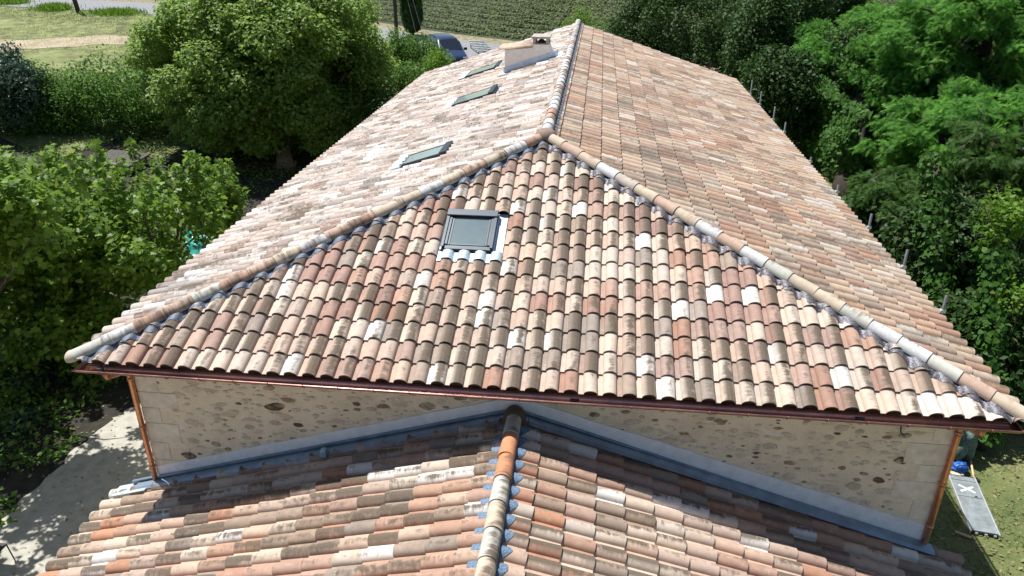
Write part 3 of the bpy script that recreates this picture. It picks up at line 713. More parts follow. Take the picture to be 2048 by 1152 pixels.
def tri_template(kind):
    if kind == 'oval':
        V = [(0, 0, 0), (.30, .45, .07), (0, 1, -.08), (-.30, .45, .07), (0, .45, 0)]; T = [(0, 1, 4), (1, 2, 4), (2, 3, 4), (3, 0, 4)]
    elif kind == 'lobed':
        pts = [(0, 0), (.34, .10), (.62, .02), (.46, .32), (.66, .60), (.30, .62), (0, 1.05), (-.30, .62), (-.66, .60), (-.46, .32), (-.62, .02), (-.34, .10)]
        V = [(x, y, .10*abs(x)-.10*y*y) for x, y in pts] + [(0, .4, .0)]; T = [(i, (i+1) % 12, 12) for i in range(12)]
    elif kind == 'broad':
        V = [(0, 0, 0), (.52, .42, .09), (.22, .80, .02), (0, 1.05, -.12), (-.22, .80, .02), (-.52, .42, .09)]; T = [(0, 1, 2), (0, 2, 3), (0, 3, 4), (0, 4, 5)]
    elif kind == 'spray':          # flat conifer spray: thin scale twigs along an arching axis
        V, T = [], []
        rg = random.Random(4)
        for i in range(6):
            y = i/6; x = 0; z = -.22*y*y
            for sgn in (-1, 1):
                ln = (.42*(1-y)**.7+.10)*rg.uniform(.8, 1.2); b = len(V)
                V += [(x, y, z), (sgn*ln*.75, y+ln*.55, z-.05*ln+rg.uniform(-.05, .05)), (x, y+.13, z-.01)]; T.append((b, b+1, b+2) if sgn > 0 else (b, b+2, b+1))
        b = len(V); V += [(-.05, .8, -.15), (.05, .8, -.15), (0, 1.15, -.30)]; T.append((b, b+1, b+2))
    elif kind == 'blade':
        V = [(-.05, 0, 0), (.05, 0, 0), (.03, .6, .06), (-.02, 1, .22)]; T = [(0, 1, 2), (0, 2, 3)]
    elif kind == 'ivy':
        pts = [(0, 0), (.45, .05), (.42, .45), (0, .95), (-.42, .45), (-.45, .05)]
        V = [(x, y, .08*abs(x)) for x, y in pts]; T = [(0, 1, 2), (0, 2, 3), (0, 3, 4), (0, 4, 5)]
    return np.array(V, float), np.array(T, int)
TPL = {k: tri_template(k) for k in ('oval', 'broad', 'lobed', 'spray', 'blade', 'ivy')}
def scatter(P, Nrm, size, kind, rs, fwd=None, jit=.5, brown=.02):
    """instances of a leaf template: P positions, Nrm leaf normals, fwd preferred pointing direction"""
    n = len(P); Vt, Tt = TPL[kind]
    Nn = Nrm/np.linalg.norm(Nrm, axis=1, keepdims=True)
    Fd = rs.normal(size=(n, 3)) if fwd is None else fwd + rs.normal(size=(n, 3))*jit
    Fd = Fd - Nn*np.sum(Fd*Nn, 1, keepdims=True); Fd /= np.linalg.norm(Fd, axis=1, keepdims=True)+1e-9
    Sd = np.cross(Fd, Nn); sz = size*rs.uniform(.65, 1.3, n)
    M = np.stack([Sd, Fd, Nn], 1)*sz[:, None, None]
    V = np.einsum('kc,ncd->nkd', Vt, M) + P[:, None, :]
    T = Tt[None] + (np.arange(n)*len(Vt))[:, None, None]
    tint = np.zeros((n, 4)); tint[:, 0] = np.clip(rs.normal(.45, .28, n), 0, 1); tint[:, 1] = (rs.uniform(size=n) < brown)*rs.uniform(.3, 1, n); tint[:, 3] = 1
    col = np.repeat(tint, len(Vt), axis=0)
    return V.reshape(-1, 3), T.reshape(-1, 3), col
def clump_pts(rs, clumps, per, size_pow=2., flat=.75, inner=.5, up=.5, rnd=.6):
    P, Nn = [], []
    for c, r in clumps:
        n = max(6, int(per*r**size_pow)); d = rs.normal(size=(n, 3)); d /= np.linalg.norm(d, axis=1, keepdims=True)
        rad = r*(1 - inner*rs.uniform(size=n)**1.6); lump = 1+.22*np.sin(d[:, 0]*7+c[0]*9)*np.cos(d[:, 2]*6+c[1]*5)
        q = d*(rad*lump)[:, None]; q[:, 2] *= flat
        P.append(np.array(c)+q); Nn.append(d*.7 + np.array([0, 0, up]) + rs.normal(size=(n, 3))*rnd)
    return np.concatenate(P), np.concatenate(Nn)
def fill_clumps(rs, c, rad, n, r0, r1, lo=.45, zmin=-1, shell=1.0):
    out = []; c = np.array(c); rad = np.array(rad); tries = 0
    while len(out) < n and tries < n*60:
        tries += 1
        d = rs.normal(size=3); d /= np.linalg.norm(d)
        if d[2] < zmin: continue
        q = d*(lo+(shell-lo)*rs.uniform()**.6); r = rs.uniform(r0, r1)
        p = c + q*rad*(1 - .6*r/max(rad))
        if any(np.linalg.norm(p-o)< .62*min(r, ro) for o, ro in out): continue
        out.append((p, r))
    return out
M_BARK = simple('grey_brown_bark', (.16, .125, .09), .95, 0, .25, 10, .6)
M_TWIG = simple('pale_dead_twig', (.30, .27, .23), .9)
M_BARKD = simple('dark_bark', (.07, .055, .042), .95, 0, .25, 10, .6)
def limbs_mesh(base, top, r, clumps, rs, nl=10, bark=None, parent=None, lean=0):
    mb = MB(); base = Vector(base); top = Vector(top)
    pts = [base + (top-base)*k/5 + Vector((mnoise.noise(Vector((k*.9, base.x, 1)))*.12*k/3, mnoise.noise(Vector((k*.9, base.y, 5)))*.12*k/3, 0)) for k in range(6)]
    mb.tube(pts, [r*1.45, r*1.1, r, r*.92, r*.84, r*.7], 10)
    idx = rs.permutation(len(clumps))[:nl]
    for i in idx:
        c = Vector(clumps[i][0]); s = pts[3+int(rs.integers(0, 3))]
        mid = s.lerp(c, .5) + Vector((0, 0, -.10*(c-s).length + rs.normal()*.1)); m2 = s.lerp(c, .78) + Vector((rs.normal()*.12, rs.normal()*.12, .02))
        mb.tube([s, mid, m2, c], [r*.5, r*.32, r*.2, r*.06], 7)
    return mb.build('trunk', bark or M_BARK, parent, True)
def tree(name, label, cat, base, top, r, clumps, per, size, kind, material, seed, group=None, fwd=None, bark=None, nl=10, up=.5, rnd=.6, flat=.75, inner=.5, jit=.5, brown=.02, radial=False, bare=0):
    rs = np.random.default_rng(seed); b = (float(base[0]), float(base[1]), float(terr(base[1])))
    t = thing(name, b, label, cat, group)
    limbs_mesh((b[0], b[1], b[2]-.15), top, r, clumps, rs, nl, bark, t)
    P, Nn = clump_pts(rs, clumps, per, 2., flat, inner, up, rnd)
    f = None
    if fwd is not None: f = np.tile(np.array(fwd, float), (len(P), 1))
    if radial:
        ax = np.array(top)[None]; f = P-ax; f[:, 2] *= .5; f /= np.linalg.norm(f, axis=1, keepdims=True)+1e-6; f = f + np.array([0, 0, .15 if fwd is None else fwd[2]])
    V, T, col = scatter(P, Nn, size, kind, rs, f, jit, brown)
    k = P[:, 2] < float(terr(b[1]))
    trimesh('crown', V, T, material, t, col)
    if bare:
        for i in range(bare):
            mb = MB(); c, cr = clumps[int(rs.integers(0, len(clumps)))]; d = rs.normal(size=3); d /= np.linalg.norm(d); d[1] = -abs(d[1]); d[0] = -abs(d[0])*.5
            p0 = Vector(c)+Vector(d)*cr*.6; p1 = p0+Vector(d)*rs.uniform(.5, 1.1)+Vector((0, 0, -.1)); md = p0.lerp(p1, .5)+Vector((0, 0, .12))
            mb.tube([p0, md, p1], [.016, .011, .004], 5)
            for q in range(3):
                s = md.lerp(p1, q/3); mb.tube([s, s+Vector(rs.normal(size=3))*.22], [.007, .003], 4)
            mb.build('bare_twig', M_TWIG, t)
    return t
def shrub(name, label, cat, base, clumps, per, size, kind, material, seed, group=None, up=.5, rnd=.6, stems=5, flat=.85, inner=.6, brown=.02, z=None):
    rs = np.random.default_rng(seed); b = Vector((float(base[0]), float(base[1]), float(terr(base[1])) if z is None else z))
    t = thing(name, b, label, cat, group)
    P, Nn = clump_pts(rs, clumps, per, 2., flat, inner, up, rnd)
    V, T, col = scatter(P, Nn, size, kind, rs, None, .5, brown)
    trimesh('foliage', V, T, material, t, col)
    mb = MB()
    for i in range(min(stems, len(clumps))):
        c = Vector(clumps[i][0]); s = b + Vector((rs.normal()*.15, rs.normal()*.15, -.1)); mb.tube([s, s.lerp(c, .5)+Vector((rs.normal()*.1, rs.normal()*.1, 0)), c], [.045, .03, .01], 6)
    mb.build('stem', M_BARKD, t, True)
    return t
LM_PLANE = leaf_mat('plane_leaf', (.085, .165, .022), (.27, .385, .085), .46, .5, (.34, .32, .06), .35)
LM_NEAR = leaf_mat('young_plane_leaf', (.055, .12, .015), (.21, .335, .048), .40, .5, (.36, .36, .06), .3)
LM_HEDGE = leaf_mat('hedge_leaf', (.045, .11, .018), (.14, .26, .045), .34, .6, None, .2)
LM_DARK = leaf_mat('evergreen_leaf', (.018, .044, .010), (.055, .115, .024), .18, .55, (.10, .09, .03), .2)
LM_BLUE = leaf_mat('bluish_leaf', (.028, .062, .038), (.075, .13, .085), .22, .45, (.10, .12, .05), .4)
LM_CON = leaf_mat('conifer_spray', (.042, .13, .020), (.155, .36, .060), .40, .65, (.14, .12, .03), .2)
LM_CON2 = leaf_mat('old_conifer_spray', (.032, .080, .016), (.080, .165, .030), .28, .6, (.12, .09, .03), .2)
LM_IVY = leaf_mat('ivy_leaf', (.028, .085, .014), (.075, .17, .026), .22, .6, (.12, .12, .03), .15)
LM_LIGHT = leaf_mat('fresh_leaf', (.075, .16, .018), (.17, .30, .035), .38, .5, None, .2)
LM_SHRUB = leaf_mat('soft_shrub_leaf', (.075, .13, .030), (.16, .24, .065), .32, .6, None, .2)
LM_YEL = leaf_mat('dry_leaf', (.16, .13, .04), (.30, .24, .08), .2, .6)
LM_GRASS = leaf_mat('grass_blade', (.055, .12, .022), (.12, .21, .045), .3, .5, (.25, .22, .09))
LM_DRY = leaf_mat('dry_grass_blade', (.15, .15, .06), (.32, .28, .14), .25, .6)

# big plane tree left of the house
rs = np.random.default_rng(1)
c = at(535, 128, 36); bx, by = -7.0, 24.3
cl = fill_clumps(rs, (c[0], c[1], c[2]), (6.2, 5.2, 4.6), 150, .7, 1.4, .6, -.95) + fill_clumps(rs, (c[0], c[1], c[2]+.3), (4.2, 3.6, 3.0), 40, 1.0, 1.5, .2)
tree('plane_tree', 'big round plane tree with grey green leaves, the widest crown left of the house', 'tree', (bx, by), (c[0]+.3, c[1]-.3, c[2]-2.2), .34, cl, 1000, .145, 'broad', LM_PLANE, 2, nl=22, up=.85, rnd=.55)
# three young planes close to the left eaves
G_Y = 'young plane trees beside the left eaves'
def near_tree(px, py, d, rad, n, seed, label, per=500, size=.132, base=None, at_=None, gap=None):
    rs = np.random.default_rng(seed); c = at(px, py, d) if at_ is None else np.array(at_)
    cl = fill_clumps(rs, c, rad, n, .38, .75, .35)
    if gap:                          # an open gap between the branches
        gx_, gy_, gr_ = gap; cl = [(p, r) for p, r in cl if math.hypot(np.dot(p-CAM, _r)/np.dot(p-CAM, _f)*FPX+1024-gx_, 576-np.dot(p-CAM, _u)/np.dot(p-CAM, _f)*FPX-gy_) > gr_]
    for k in range(16):            # upright leading shoots
        q = c + np.array([rs.normal()*rad[0]*.55, rs.normal()*rad[1]*.45, rad[2]*rs.uniform(.85, 1.22)]); cl.append((q, .15)); cl.append((q-np.array([0, 0, .28]), .2)); cl.append((q-np.array([0, 0, .6]), .27))
    tree('young_plane_tree', label, 'tree', base or (c[0], c[1]+.2), (c[0], c[1], c[2]-.6), .11, cl, per, size, 'lobed', LM_NEAR, seed, G_Y, bark=M_BARKD, nl=16, up=.75, rnd=.6, flat=.9, inner=.8, brown=.03)
near_tree(300, 488, 21, (2.3, 2.2, 1.95), 62, 41, 'young plane tree whose leafy side reaches the left roof eave, nearest the turquoise sheet', gap=(388, 508, 50))
near_tree(70, 470, 20.5, (2.4, 2.2, 1.8), 56, 42, 'young plane tree at the left edge with leafy upright shoots on its top')
near_tree(85, 640, 21, (2.6, 1.9, 2.0), 62, 43, 'young plane tree with low hanging branches at the head of the pale terrace')
near_tree(0, 0, 0, (2.2, 1.9, 1.2), 44, 44, 'young plane tree outside the left edge, its crown shading the terrace', per=430, at_=(-5.75, 4.9, 6.0), base=(-8.3, 4.4))
near_tree(0, 0, 0, (2.2, 1.9, 1.2), 44, 45, 'young plane tree farthest outside the left edge, its crown shading the near terrace', per=300, at_=(-6.0, 1.2, 5.3))
near_tree(0, 0, 0, (2.0, 1.8, 1.2), 40, 46, 'young plane tree outside the left edge, nearest the bank of low plants', per=300, at_=(-8.3, 5.9, 4.3))
near_tree(425, 400, 27, (1.3, 1.2, 1.1), 24, 47, 'smaller young plane tree in the darker gap behind the one nearest the turquoise sheet')
def hedge_line(name, label, cat, pts, rad, n, per, size, kind, material, seed, **k):
    rs = np.random.default_rng(seed); cl = []
    P = [np.array(p, float) for p in pts]
    for i in range(n):
        t = rs.uniform()*(len(P)-1); a = int(t); q = P[a]+(P[min(a+1, len(P)-1)]-P[a])*(t-a); hgt = q[2]
        cl.append((np.array([q[0]+rs.normal()*rad*.4, q[1]+rs.normal()*rad*.4, float(terr(q[1]))+hgt*rs.uniform(.15, .95)]), rad*rs.uniform(.5, .9)))
    return shrub(name, label, cat, (P[0][0], P[0][1]), cl, per, size, kind, material, seed, **k)
def gpt(x, y, h): g = ground_at(x, y); return (g[0], g[1], h)
hedge_line('hedge', 'long loose green hedge between the dry grass field and the shaded garden', 'hedge', [gpt(40, 262, 3.2), gpt(150, 258, 3.1), gpt(290, 262, 3.0), gpt(340, 245, 2.8)], 1.5, 95, 380, .17, 'oval', LM_HEDGE, 51)
c = at(22, 185, 38); rs = np.random.default_rng(52)
tree('dark_leafy_tree', 'dark bluish green tree at the far left edge beside the hedge', 'tree', (c[0]-.6, c[1]), (c[0]-.5, c[1], c[2]-.5), .2, fill_clumps(rs, c, (2.2, 2.0, 2.6), 56, .5, .95, .3), 420, .17, 'oval', LM_BLUE, 52, bark=M_BARKD, up=.3)
def bush(px, py, d, rad, n, r0, r1, per, size, kind, material, seed, name, label, cat='shrub', **k):
    rs = np.random.default_rng(seed); c = at(px, py, d); gz = float(terr(c[1])); cl = fill_clumps(rs, c, rad, n, r0, r1, .1)
    cl = [(np.array([p[0], p[1], max(p[2], gz+r*.4)]), r) for p, r in cl]
    return shrub(name, label, cat, (c[0], c[1]), cl, per, size, kind, material, seed, **k)
bush(285, 272, 39, (1.7, 1.4, 1.3), 34, .4, .7, 380, .14, 'oval', LM_SHRUB, 53, 'rounded_shrub', 'soft light green shrub behind the small stone shed')
bush(372, 292, 38, (1.0, .9, .7), 16, .35, .6, 380, .13, 'oval', LM_SHRUB, 54, 'rounded_shrub', 'small pale green shrub just right of the slim dark tree stem')
bush(445, 300, 37, (1.3, 1.0, .9), 20, .35, .6, 380, .13, 'oval', LM_SHRUB, 55, 'rounded_shrub', 'green shrub with bare lower stems under the plane tree')
bush(505, 305, 37.4, (.8, .8, .5), 10, .3, .5, 380, .13, 'oval', LM_SHRUB, 56, 'rounded_shrub', 'low shrub nearest the plane tree trunk, behind the yellow leaf litter')
c = at(338, 268, 38.5); rs = np.random.default_rng(57); g = ground_at(345, 310)
tree('slim_tree', 'slim dark stemmed little tree between the two pale shrubs', 'tree', (g[0], g[1]), (c[0]-.2, c[1], c[2]), .06, fill_clumps(rs, c+np.array([-.3, 0, .3]), (.6, .6, .5), 8, .25, .4, .1), 200, .14, 'oval', LM_PLANE, 57, bark=M_BARKD, nl=5)
# yellow leaf litter in the sun under the plane
def litter(name, label_kind, x0, x1, y0, y1, n, size, material, seed, kind='oval', keep=None, up=.03, tilt=.35, fwd=None):
    rs = np.random.default_rng(seed); P = np.stack([rs.uniform(x0, x1, n), rs.uniform(y0, y1, n), np.zeros(n)], 1)
    if keep is not None: P = P[[bool(keep(p)) for p in P]]
    P[:, 2] = terr(P[:, 1]) + up; Nn = np.array([0, 0, 1.]) + rs.normal(size=P.shape)*tilt
    f = None if fwd is None else np.tile(np.array(fwd, float), (len(P), 1))
    V, T, col = scatter(P, Nn, size, kind, rs, f, .5, .05)
    return tag(trimesh(name, V, T, material, None, col), kind='stuff')
g = ground_at(525, 345)
litter('leaf_litter', 0, g[0]-2.4, g[0]+1.8, g[1]-1.2, g[1]+1.4, 2600, .15, LM_YEL, 61, keep=lambda p: ((p[0]-g[0])/2.2)**2+((p[1]-g[1])/1.1)**2 < 1+.3*math.sin(p[0]*5), tilt=.25)
def off_path(p): return p[0] < np.interp(p[1], [-8, -2.5, 1.2, 3.5, 5.6, 7, 8.5], [-8.5, -6.0, -4.3, -4.9, -4.9, -4.5, -4.0]) + .3*mnoise.noise(Vector((p[1]*2, 0, 0)))
for sd_n, (xa, xb, ya, yb_, n_, mt_, hh) in enumerate(((-13, -3.6, -3, 9.5, 15000, LM_HEDGE, .16), (-12, -1, 9, 24, 12000, LM_HEDGE, .15), (-26, -8, 14, 34, 20000, LM_SHRUB, .16))):
    rs = np.random.default_rng(300+sd_n); P = np.stack([rs.uniform(xa, xb, n_), rs.uniform(ya, yb_, n_), np.zeros(n_)], 1)
    k_ = [(off_path(p) if p[1] < 9 else True) and mnoise.noise(Vector((p[0]*.7, p[1]*.7, 3))) > -.22 for p in P]; P = P[k_]
    P[:, 2] = terr(P[:, 1]) + rs.uniform(.02, 1, len(P))**1.5*(.32+.3*np.sin(P[:, 0]*2.1)*np.cos(P[:, 1]*1.7))
    V, T, col = scatter(P, np.array([0, 0, 1.])+rs.normal(size=P.shape)*.5, hh, 'oval', rs, None, .5, .10); tag(trimesh('undergrowth', V, T, mt_, None, col), kind='stuff')
litter('dry_path_leaves', 0, -6, .3, -2, 8, 700, .07, LM_DRY, 310, up=.045)
# cypress, pole, hedge and bushes by the road
def cypress(px, py0, py1, d, rad, seed, label):
    rs = np.random.default_rng(seed); b = at(px, py1, d); tp = b[2]+rad*9.; n = 900
    t = thing('cypress_tree', (b[0], b[1], float(terr(b[1]))), label, 'tree')
    h = rs.uniform(size=n*9)**.9; zb = float(terr(b[1])); Hh = tp-zb; a = rs.uniform(size=len(h))*2*math.pi
    rr_ = rad*np.clip(1.0-.9*h**3, .03, 1)*np.minimum(1, .6+h*3)*(.75+.3*rs.uniform(size=len(h)))*(1+.15*np.sin(a*3+h*9))
    P = np.stack([b[0]+np.cos(a)*rr_, b[1]+np.sin(a)*rr_, zb+.3+h*(Hh-.3)], 1); Nn = np.stack([np.cos(a), np.sin(a), .2+0*a], 1)+rs.normal(size=P.shape)*.4
    V, T, col = scatter(P, Nn, .34, 'spray', rs, np.tile(np.array([0, 0, 1.]), (len(P), 1)), .3, .01)
    trimesh('crown', V, T, LM_DARK, t, col)
    mb = MB(); mb.tube([(b[0], b[1], zb-.2), (b[0], b[1], zb+Hh*.5), (b[0], b[1], tp-.5)], [.18, .12, .03], 8); mb.build('trunk', M_BARKD, t, True)
cypress(824, 0, 64, 57, .80, 63, 'tall dark columnar cypress at the top edge beside the road')
g = at(793, 62, 56)
pl = thing('utility_pole', (g[0], g[1], float(terr(g[1]))), 'thin dark pole just left of the cypress, with two stay wires', 'pole')
mb = MB(); zb = float(terr(g[1])); mb.tube([(g[0], g[1], zb-.2), (g[0], g[1], zb+4), (g[0], g[1], zb+9)], [.15, .13, .10], 10); mb.build('pole_shaft', M_BARKD, pl, True)
for a, b2 in ((at(845, 118, 46), 7.2), (at(862, 128, 46), 8.2)):
    mb = MB(); mb.tube([(g[0], g[1], zb+b2), tuple(a)], .007, 5); mb.build('stay_wire', M_STEEL, pl)
c = at(150, 22, 78); zb = float(terr(57.6))
pz = ground_at(158, 26); pl = thing('utility_pole', (pz[0], pz[1], float(terr(pz[1]))), 'dark leaning wooden pole in the grass beside the far road', 'pole')
mb = MB(); mb.tube([(pz[0], pz[1], pl.location.z-.2), (pz[0]-.5, pz[1]+.1, pl.location.z+3.5), (pz[0]-1.0, pz[1]+.2, pl.location.z+7)], [.20, .18, .15], 10); mb.build('pole_shaft', M_BARKD, pl, True)
bush(843, 104, 47.5, (1.75, 1.2, 1.15), 40, .45, .75, 420, .13, 'oval', LM_HEDGE, 71, 'clipped_hedge', 'dark clipped hedge hiding the left side of the blue van', 'hedge')
bush(800, 105, 48, (1.5, 1.3, 1.6), 30, .5, .8, 360, .15, 'oval', LM_HEDGE, 72, 'garden_bush', 'bushy green shrub between the plane tree and the clipped hedge')
bush(872, 124, 44, (1.15, 1.0, 1.0), 28, .3, .55, 420, .13, 'oval', LM_LIGHT, 73, 'garden_bush', 'bright green shrub in front of the blue van')
bush(815, 165, 40, (1.5, 1.4, 1.2), 30, .4, .7, 400, .14, 'oval', LM_HEDGE, 74, 'garden_bush', 'green shrub along the far part of the left eave')
bush(770, 230, 35, (1.0, 1.4, 1.3), 22, .4, .7, 350, .16, 'oval', LM_DARK, 75, 'garden_bush', 'shaded shrub below the left eave beside the plane tree')
c = at(1168, 58, 38)
bush(1172, 46, 38, (1.1, .8, .8), 14, .3, .5, 300, .13, 'oval', LM_LIGHT, 76, 'small_tree', 'light green leafy bush peeping over the far end of the ridge', 'bush')
bush(1135, 58, 38, (.7, .6, .5), 8, .25, .4, 300, .12, 'oval', LM_LIGHT, 77, 'small_tree', 'small light green bush left of the ridge end, behind the roof', 'bush')

# lavender rows beyond the road
rs = np.random.default_rng(80)
V, F = [], []; PP, NN = [], []
base = strip(ROAD, 4.6, 0)[0]; seg = [p for p in base if -30 < p.x < 42]
fine_ = []
for i in range(len(seg)-1):
    for k in range(6): fine_.append(seg[i].lerp(seg[i+1], k/6))
for row in range(30):
    off = row*1.8; n_ = 6
    for i, p in enumerate(fine_):
        t = (fine_[min(i+1, len(fine_)-1)]-fine_[max(i-1, 0)]).normalized(); nn = Vector((-t.y, t.x, 0)); q = p+nn*off
        hh = .40*(.75+.5*mnoise.noise(Vector((q.x*.9, q.y*.9, row))))
        if mnoise.noise(Vector((q.x*.35, q.y*.5, 9))) < -.45: hh *= .5
        z = float(terr(q.y))
        m_ = 14
        for k in range(m_):
            a = rs.uniform(0, math.pi); s = rs.uniform(-.4, .4)
            PP.append((q.x+nn.x*math.cos(a)*.30+t.x*s, q.y+nn.y*math.cos(a)*.30+t.y*s, z+.05+hh*math.sin(a)*.95)); NN.append((nn.x*math.cos(a), nn.y*math.cos(a), .6+math.sin(a)))
PP, NN = np.array(PP), np.array(NN)+rs.normal(size=(len(PP), 3))*.4
V, T, col = scatter(PP, NN, .22, 'oval', rs, None, .5, .10)
tag(trimesh('lavender_rows', V, T, leaf_mat('lavender_foliage', (.060, .10, .022), (.135, .19, .050), .2, .7, (.20, .17, .10)), None, col), kind='stuff')
A, B = strip([p for p in ROAD if -60 < p.x < 60], 60, -3.6)
sheet('lavender_field_soil', A, B, simple('green_field_soil', (.050, .062, .022), .95, 0, .35, 1.2, .6), .055, 60)
# grass on the left field and verge clumps
litter('dry_grass', 0, -58, -14, 30, 62, 70000, .22, LM_DRY, 81, 'blade', keep=lambda p: not any((p[0]-q.x)**2+(p[1]-q.y)**2 < 5.5 for q in ROAD) and mnoise.noise(Vector((p[0]*.15, p[1]*.3, 2))) > -.25, up=0, tilt=.9)
litter('green_grass', 0, -62, -14, 47, 60, 40000, .24, LM_GRASS, 82, 'blade', keep=lambda p: 1.5 < min(math.hypot(p[0]-q.x, p[1]-q.y)+0*q.z for q in ROAD)-1.1 < 5.5 and p[1] < 61.0-.27*(p[0]+46)-1.6, up=0, tilt=.9)
for i, (px, py, wd, hgt, lab) in enumerate(((110, 20, 1.5, .55, 'bright green grass clump beside the far road, just left of the leaning pole'), (232, 29, 2.2, .5, 'bright green long grass clump beside the far road, right of the leaning pole'), (20, 8, 1.6, .5, 'green grass clump in the upper left corner'))):
    g = ground_at(px, py); rs = np.random.default_rng(83+i); n_ = 1500
    P = np.stack([g[0]+rs.normal(size=n_)*wd*.5, g[1]+rs.normal(size=n_)*.5, np.zeros(n_)], 1); P[:, 2] = terr(P[:, 1])
    Nn = rs.normal(size=P.shape); Nn[:, 2] *= .3
    V, T, col = scatter(P, Nn, hgt, 'blade', rs, np.tile(np.array([0, 0, 1.]), (n_, 1)), .45, .03)
    tag(trimesh('grass_clump', V, T, LM_LIGHT, None, col, loc=(g[0], g[1], float(terr(g[1])))), lab, 'grass clump')

# ------------------------------------------------------------------ trees on the right
G_C = 'conifers along the right side of the house'
def conifer(px, py, d, rad, n, r0, r1, seed, label, base=None, per=300, size=.31, material=LM_CON, lo=.35, trunk=.26, bare=0, nl=14):
    rs = np.random.default_rng(seed); c = at(px, py, d); cl = fill_clumps(rs, c, rad, n, r0, r1, lo)
    gz = float(terr(c[1])); cl = [(np.array([p[0], p[1], max(p[2], gz+.4)]), r) for p, r in cl]
    tree('conifer', label, 'tree', base or (c[0]+.6, c[1]+.4), (c[0]+.3, c[1]+.2, c[2]+rad[2]*.3), trunk, cl, per, size, 'spray', material, seed, G_C, fwd=(0, 0, .12), bark=M_BARKD, nl=nl, up=.75, rnd=.62, flat=.60, inner=.7, jit=.75, brown=.02, radial=True, bare=bare)
conifer(1720, 135, 37, (4.6, 3.6, 3.0), 125, .5, 1.05, 91, 'bright conifer with spreading flat branches above the middle of the right eave', base=(17.6, 23.2), per=520, trunk=.42)
conifer(1960, 90, 33, (4.4, 3.6, 3.4), 125, .5, 1.05, 92, 'tall bright conifer filling the upper right corner', per=520)
conifer(1640, 20, 45, (3.8, 3.4, 3.0), 80, .5, 1.05, 93, 'conifer behind the spreading one, cut by the top edge', per=480, material=LM_CON2)
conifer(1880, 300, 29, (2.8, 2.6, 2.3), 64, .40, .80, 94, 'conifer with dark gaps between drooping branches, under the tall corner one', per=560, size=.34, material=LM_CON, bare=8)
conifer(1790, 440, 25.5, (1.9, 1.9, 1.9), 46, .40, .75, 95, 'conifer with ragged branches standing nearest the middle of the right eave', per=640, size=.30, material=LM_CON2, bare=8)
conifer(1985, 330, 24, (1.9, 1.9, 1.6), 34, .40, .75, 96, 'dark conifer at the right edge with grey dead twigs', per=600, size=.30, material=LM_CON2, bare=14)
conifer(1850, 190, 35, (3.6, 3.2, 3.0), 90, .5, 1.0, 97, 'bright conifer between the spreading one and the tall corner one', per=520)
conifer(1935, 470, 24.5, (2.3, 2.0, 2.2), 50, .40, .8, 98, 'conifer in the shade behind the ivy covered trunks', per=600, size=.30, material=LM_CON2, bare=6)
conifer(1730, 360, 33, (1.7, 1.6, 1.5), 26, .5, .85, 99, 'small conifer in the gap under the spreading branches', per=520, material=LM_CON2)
conifer(1965, 255, 30, (2.6, 2.4, 2.0), 60, .45, .9, 89, 'bright conifer just below the tall corner one, at the right edge', per=520)
# shaded depth behind them
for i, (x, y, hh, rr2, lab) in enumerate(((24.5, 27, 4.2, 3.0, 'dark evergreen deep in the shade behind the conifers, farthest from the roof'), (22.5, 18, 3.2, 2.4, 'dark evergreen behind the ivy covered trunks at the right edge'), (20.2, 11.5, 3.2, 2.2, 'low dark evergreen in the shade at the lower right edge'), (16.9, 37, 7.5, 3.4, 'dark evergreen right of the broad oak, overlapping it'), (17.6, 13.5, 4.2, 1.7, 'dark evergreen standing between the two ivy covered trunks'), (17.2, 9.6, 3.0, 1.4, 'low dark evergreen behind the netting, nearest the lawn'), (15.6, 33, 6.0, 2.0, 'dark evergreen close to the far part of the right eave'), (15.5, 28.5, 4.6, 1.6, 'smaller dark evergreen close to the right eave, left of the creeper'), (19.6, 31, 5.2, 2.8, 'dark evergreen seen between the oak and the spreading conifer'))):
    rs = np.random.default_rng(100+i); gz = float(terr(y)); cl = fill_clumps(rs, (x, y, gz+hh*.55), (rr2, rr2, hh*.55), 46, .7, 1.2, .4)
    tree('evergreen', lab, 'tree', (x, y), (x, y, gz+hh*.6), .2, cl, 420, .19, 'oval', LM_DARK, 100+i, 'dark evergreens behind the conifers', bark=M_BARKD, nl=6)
c = at(1385, 80, 49); rs = np.random.default_rng(110)
cl = fill_clumps(rs, c, (6.0, 4.4, 4.2), 130, .7, 1.25, .5)
tree('holm_oak', 'broad dark green oak behind the far end of the right roof slope', 'tree', (c[0]+.5, c[1]+.5), (c[0], c[1], c[2]-1), .35, cl, 290, .20, 'oval', LM_DARK, 110, bark=M_BARKD, nl=8, up=.4)
# vine wall below the big conifer
rs = np.random.default_rng(112); P, Nn = [], []
va, vb = ground_at(1690, 385), ground_at(1585, 262)
va, vb = np.array(va), np.array(vb)
for i in range(9000):
    t = rs.uniform(); q = va+(vb-va)*t; hgt = 3.4*rs.uniform()**.8
    P.append((q[0]+rs.normal()*.18+.25*math.sin(t*9+hgt*2), q[1]+rs.normal()*.2, float(terr(q[1]))+hgt)); Nn.append((-.9, -.5, .5))
P = np.array(P); Nn = np.array(Nn)+rs.normal(size=P.shape)*.35
vt = thing('vine_screen', (va[0], va[1], float(terr(va[1]))), 'dense bright creeper on a fence under the spreading conifer', 'vine')
V, T, col = scatter(P, Nn, .17, 'ivy', rs, np.tile(np.array([0, 0, -1.]), (len(P), 1)), .5, .01); trimesh('foliage', V, T, LM_IVY, vt, col)
mb = MB()
for k in range(8):
    q = va+(vb-va)*k/7; z = float(terr(q[1])); mb.box((q[0]+.15, q[1]+.1, z+1.5), (.08, .08, 3.2))
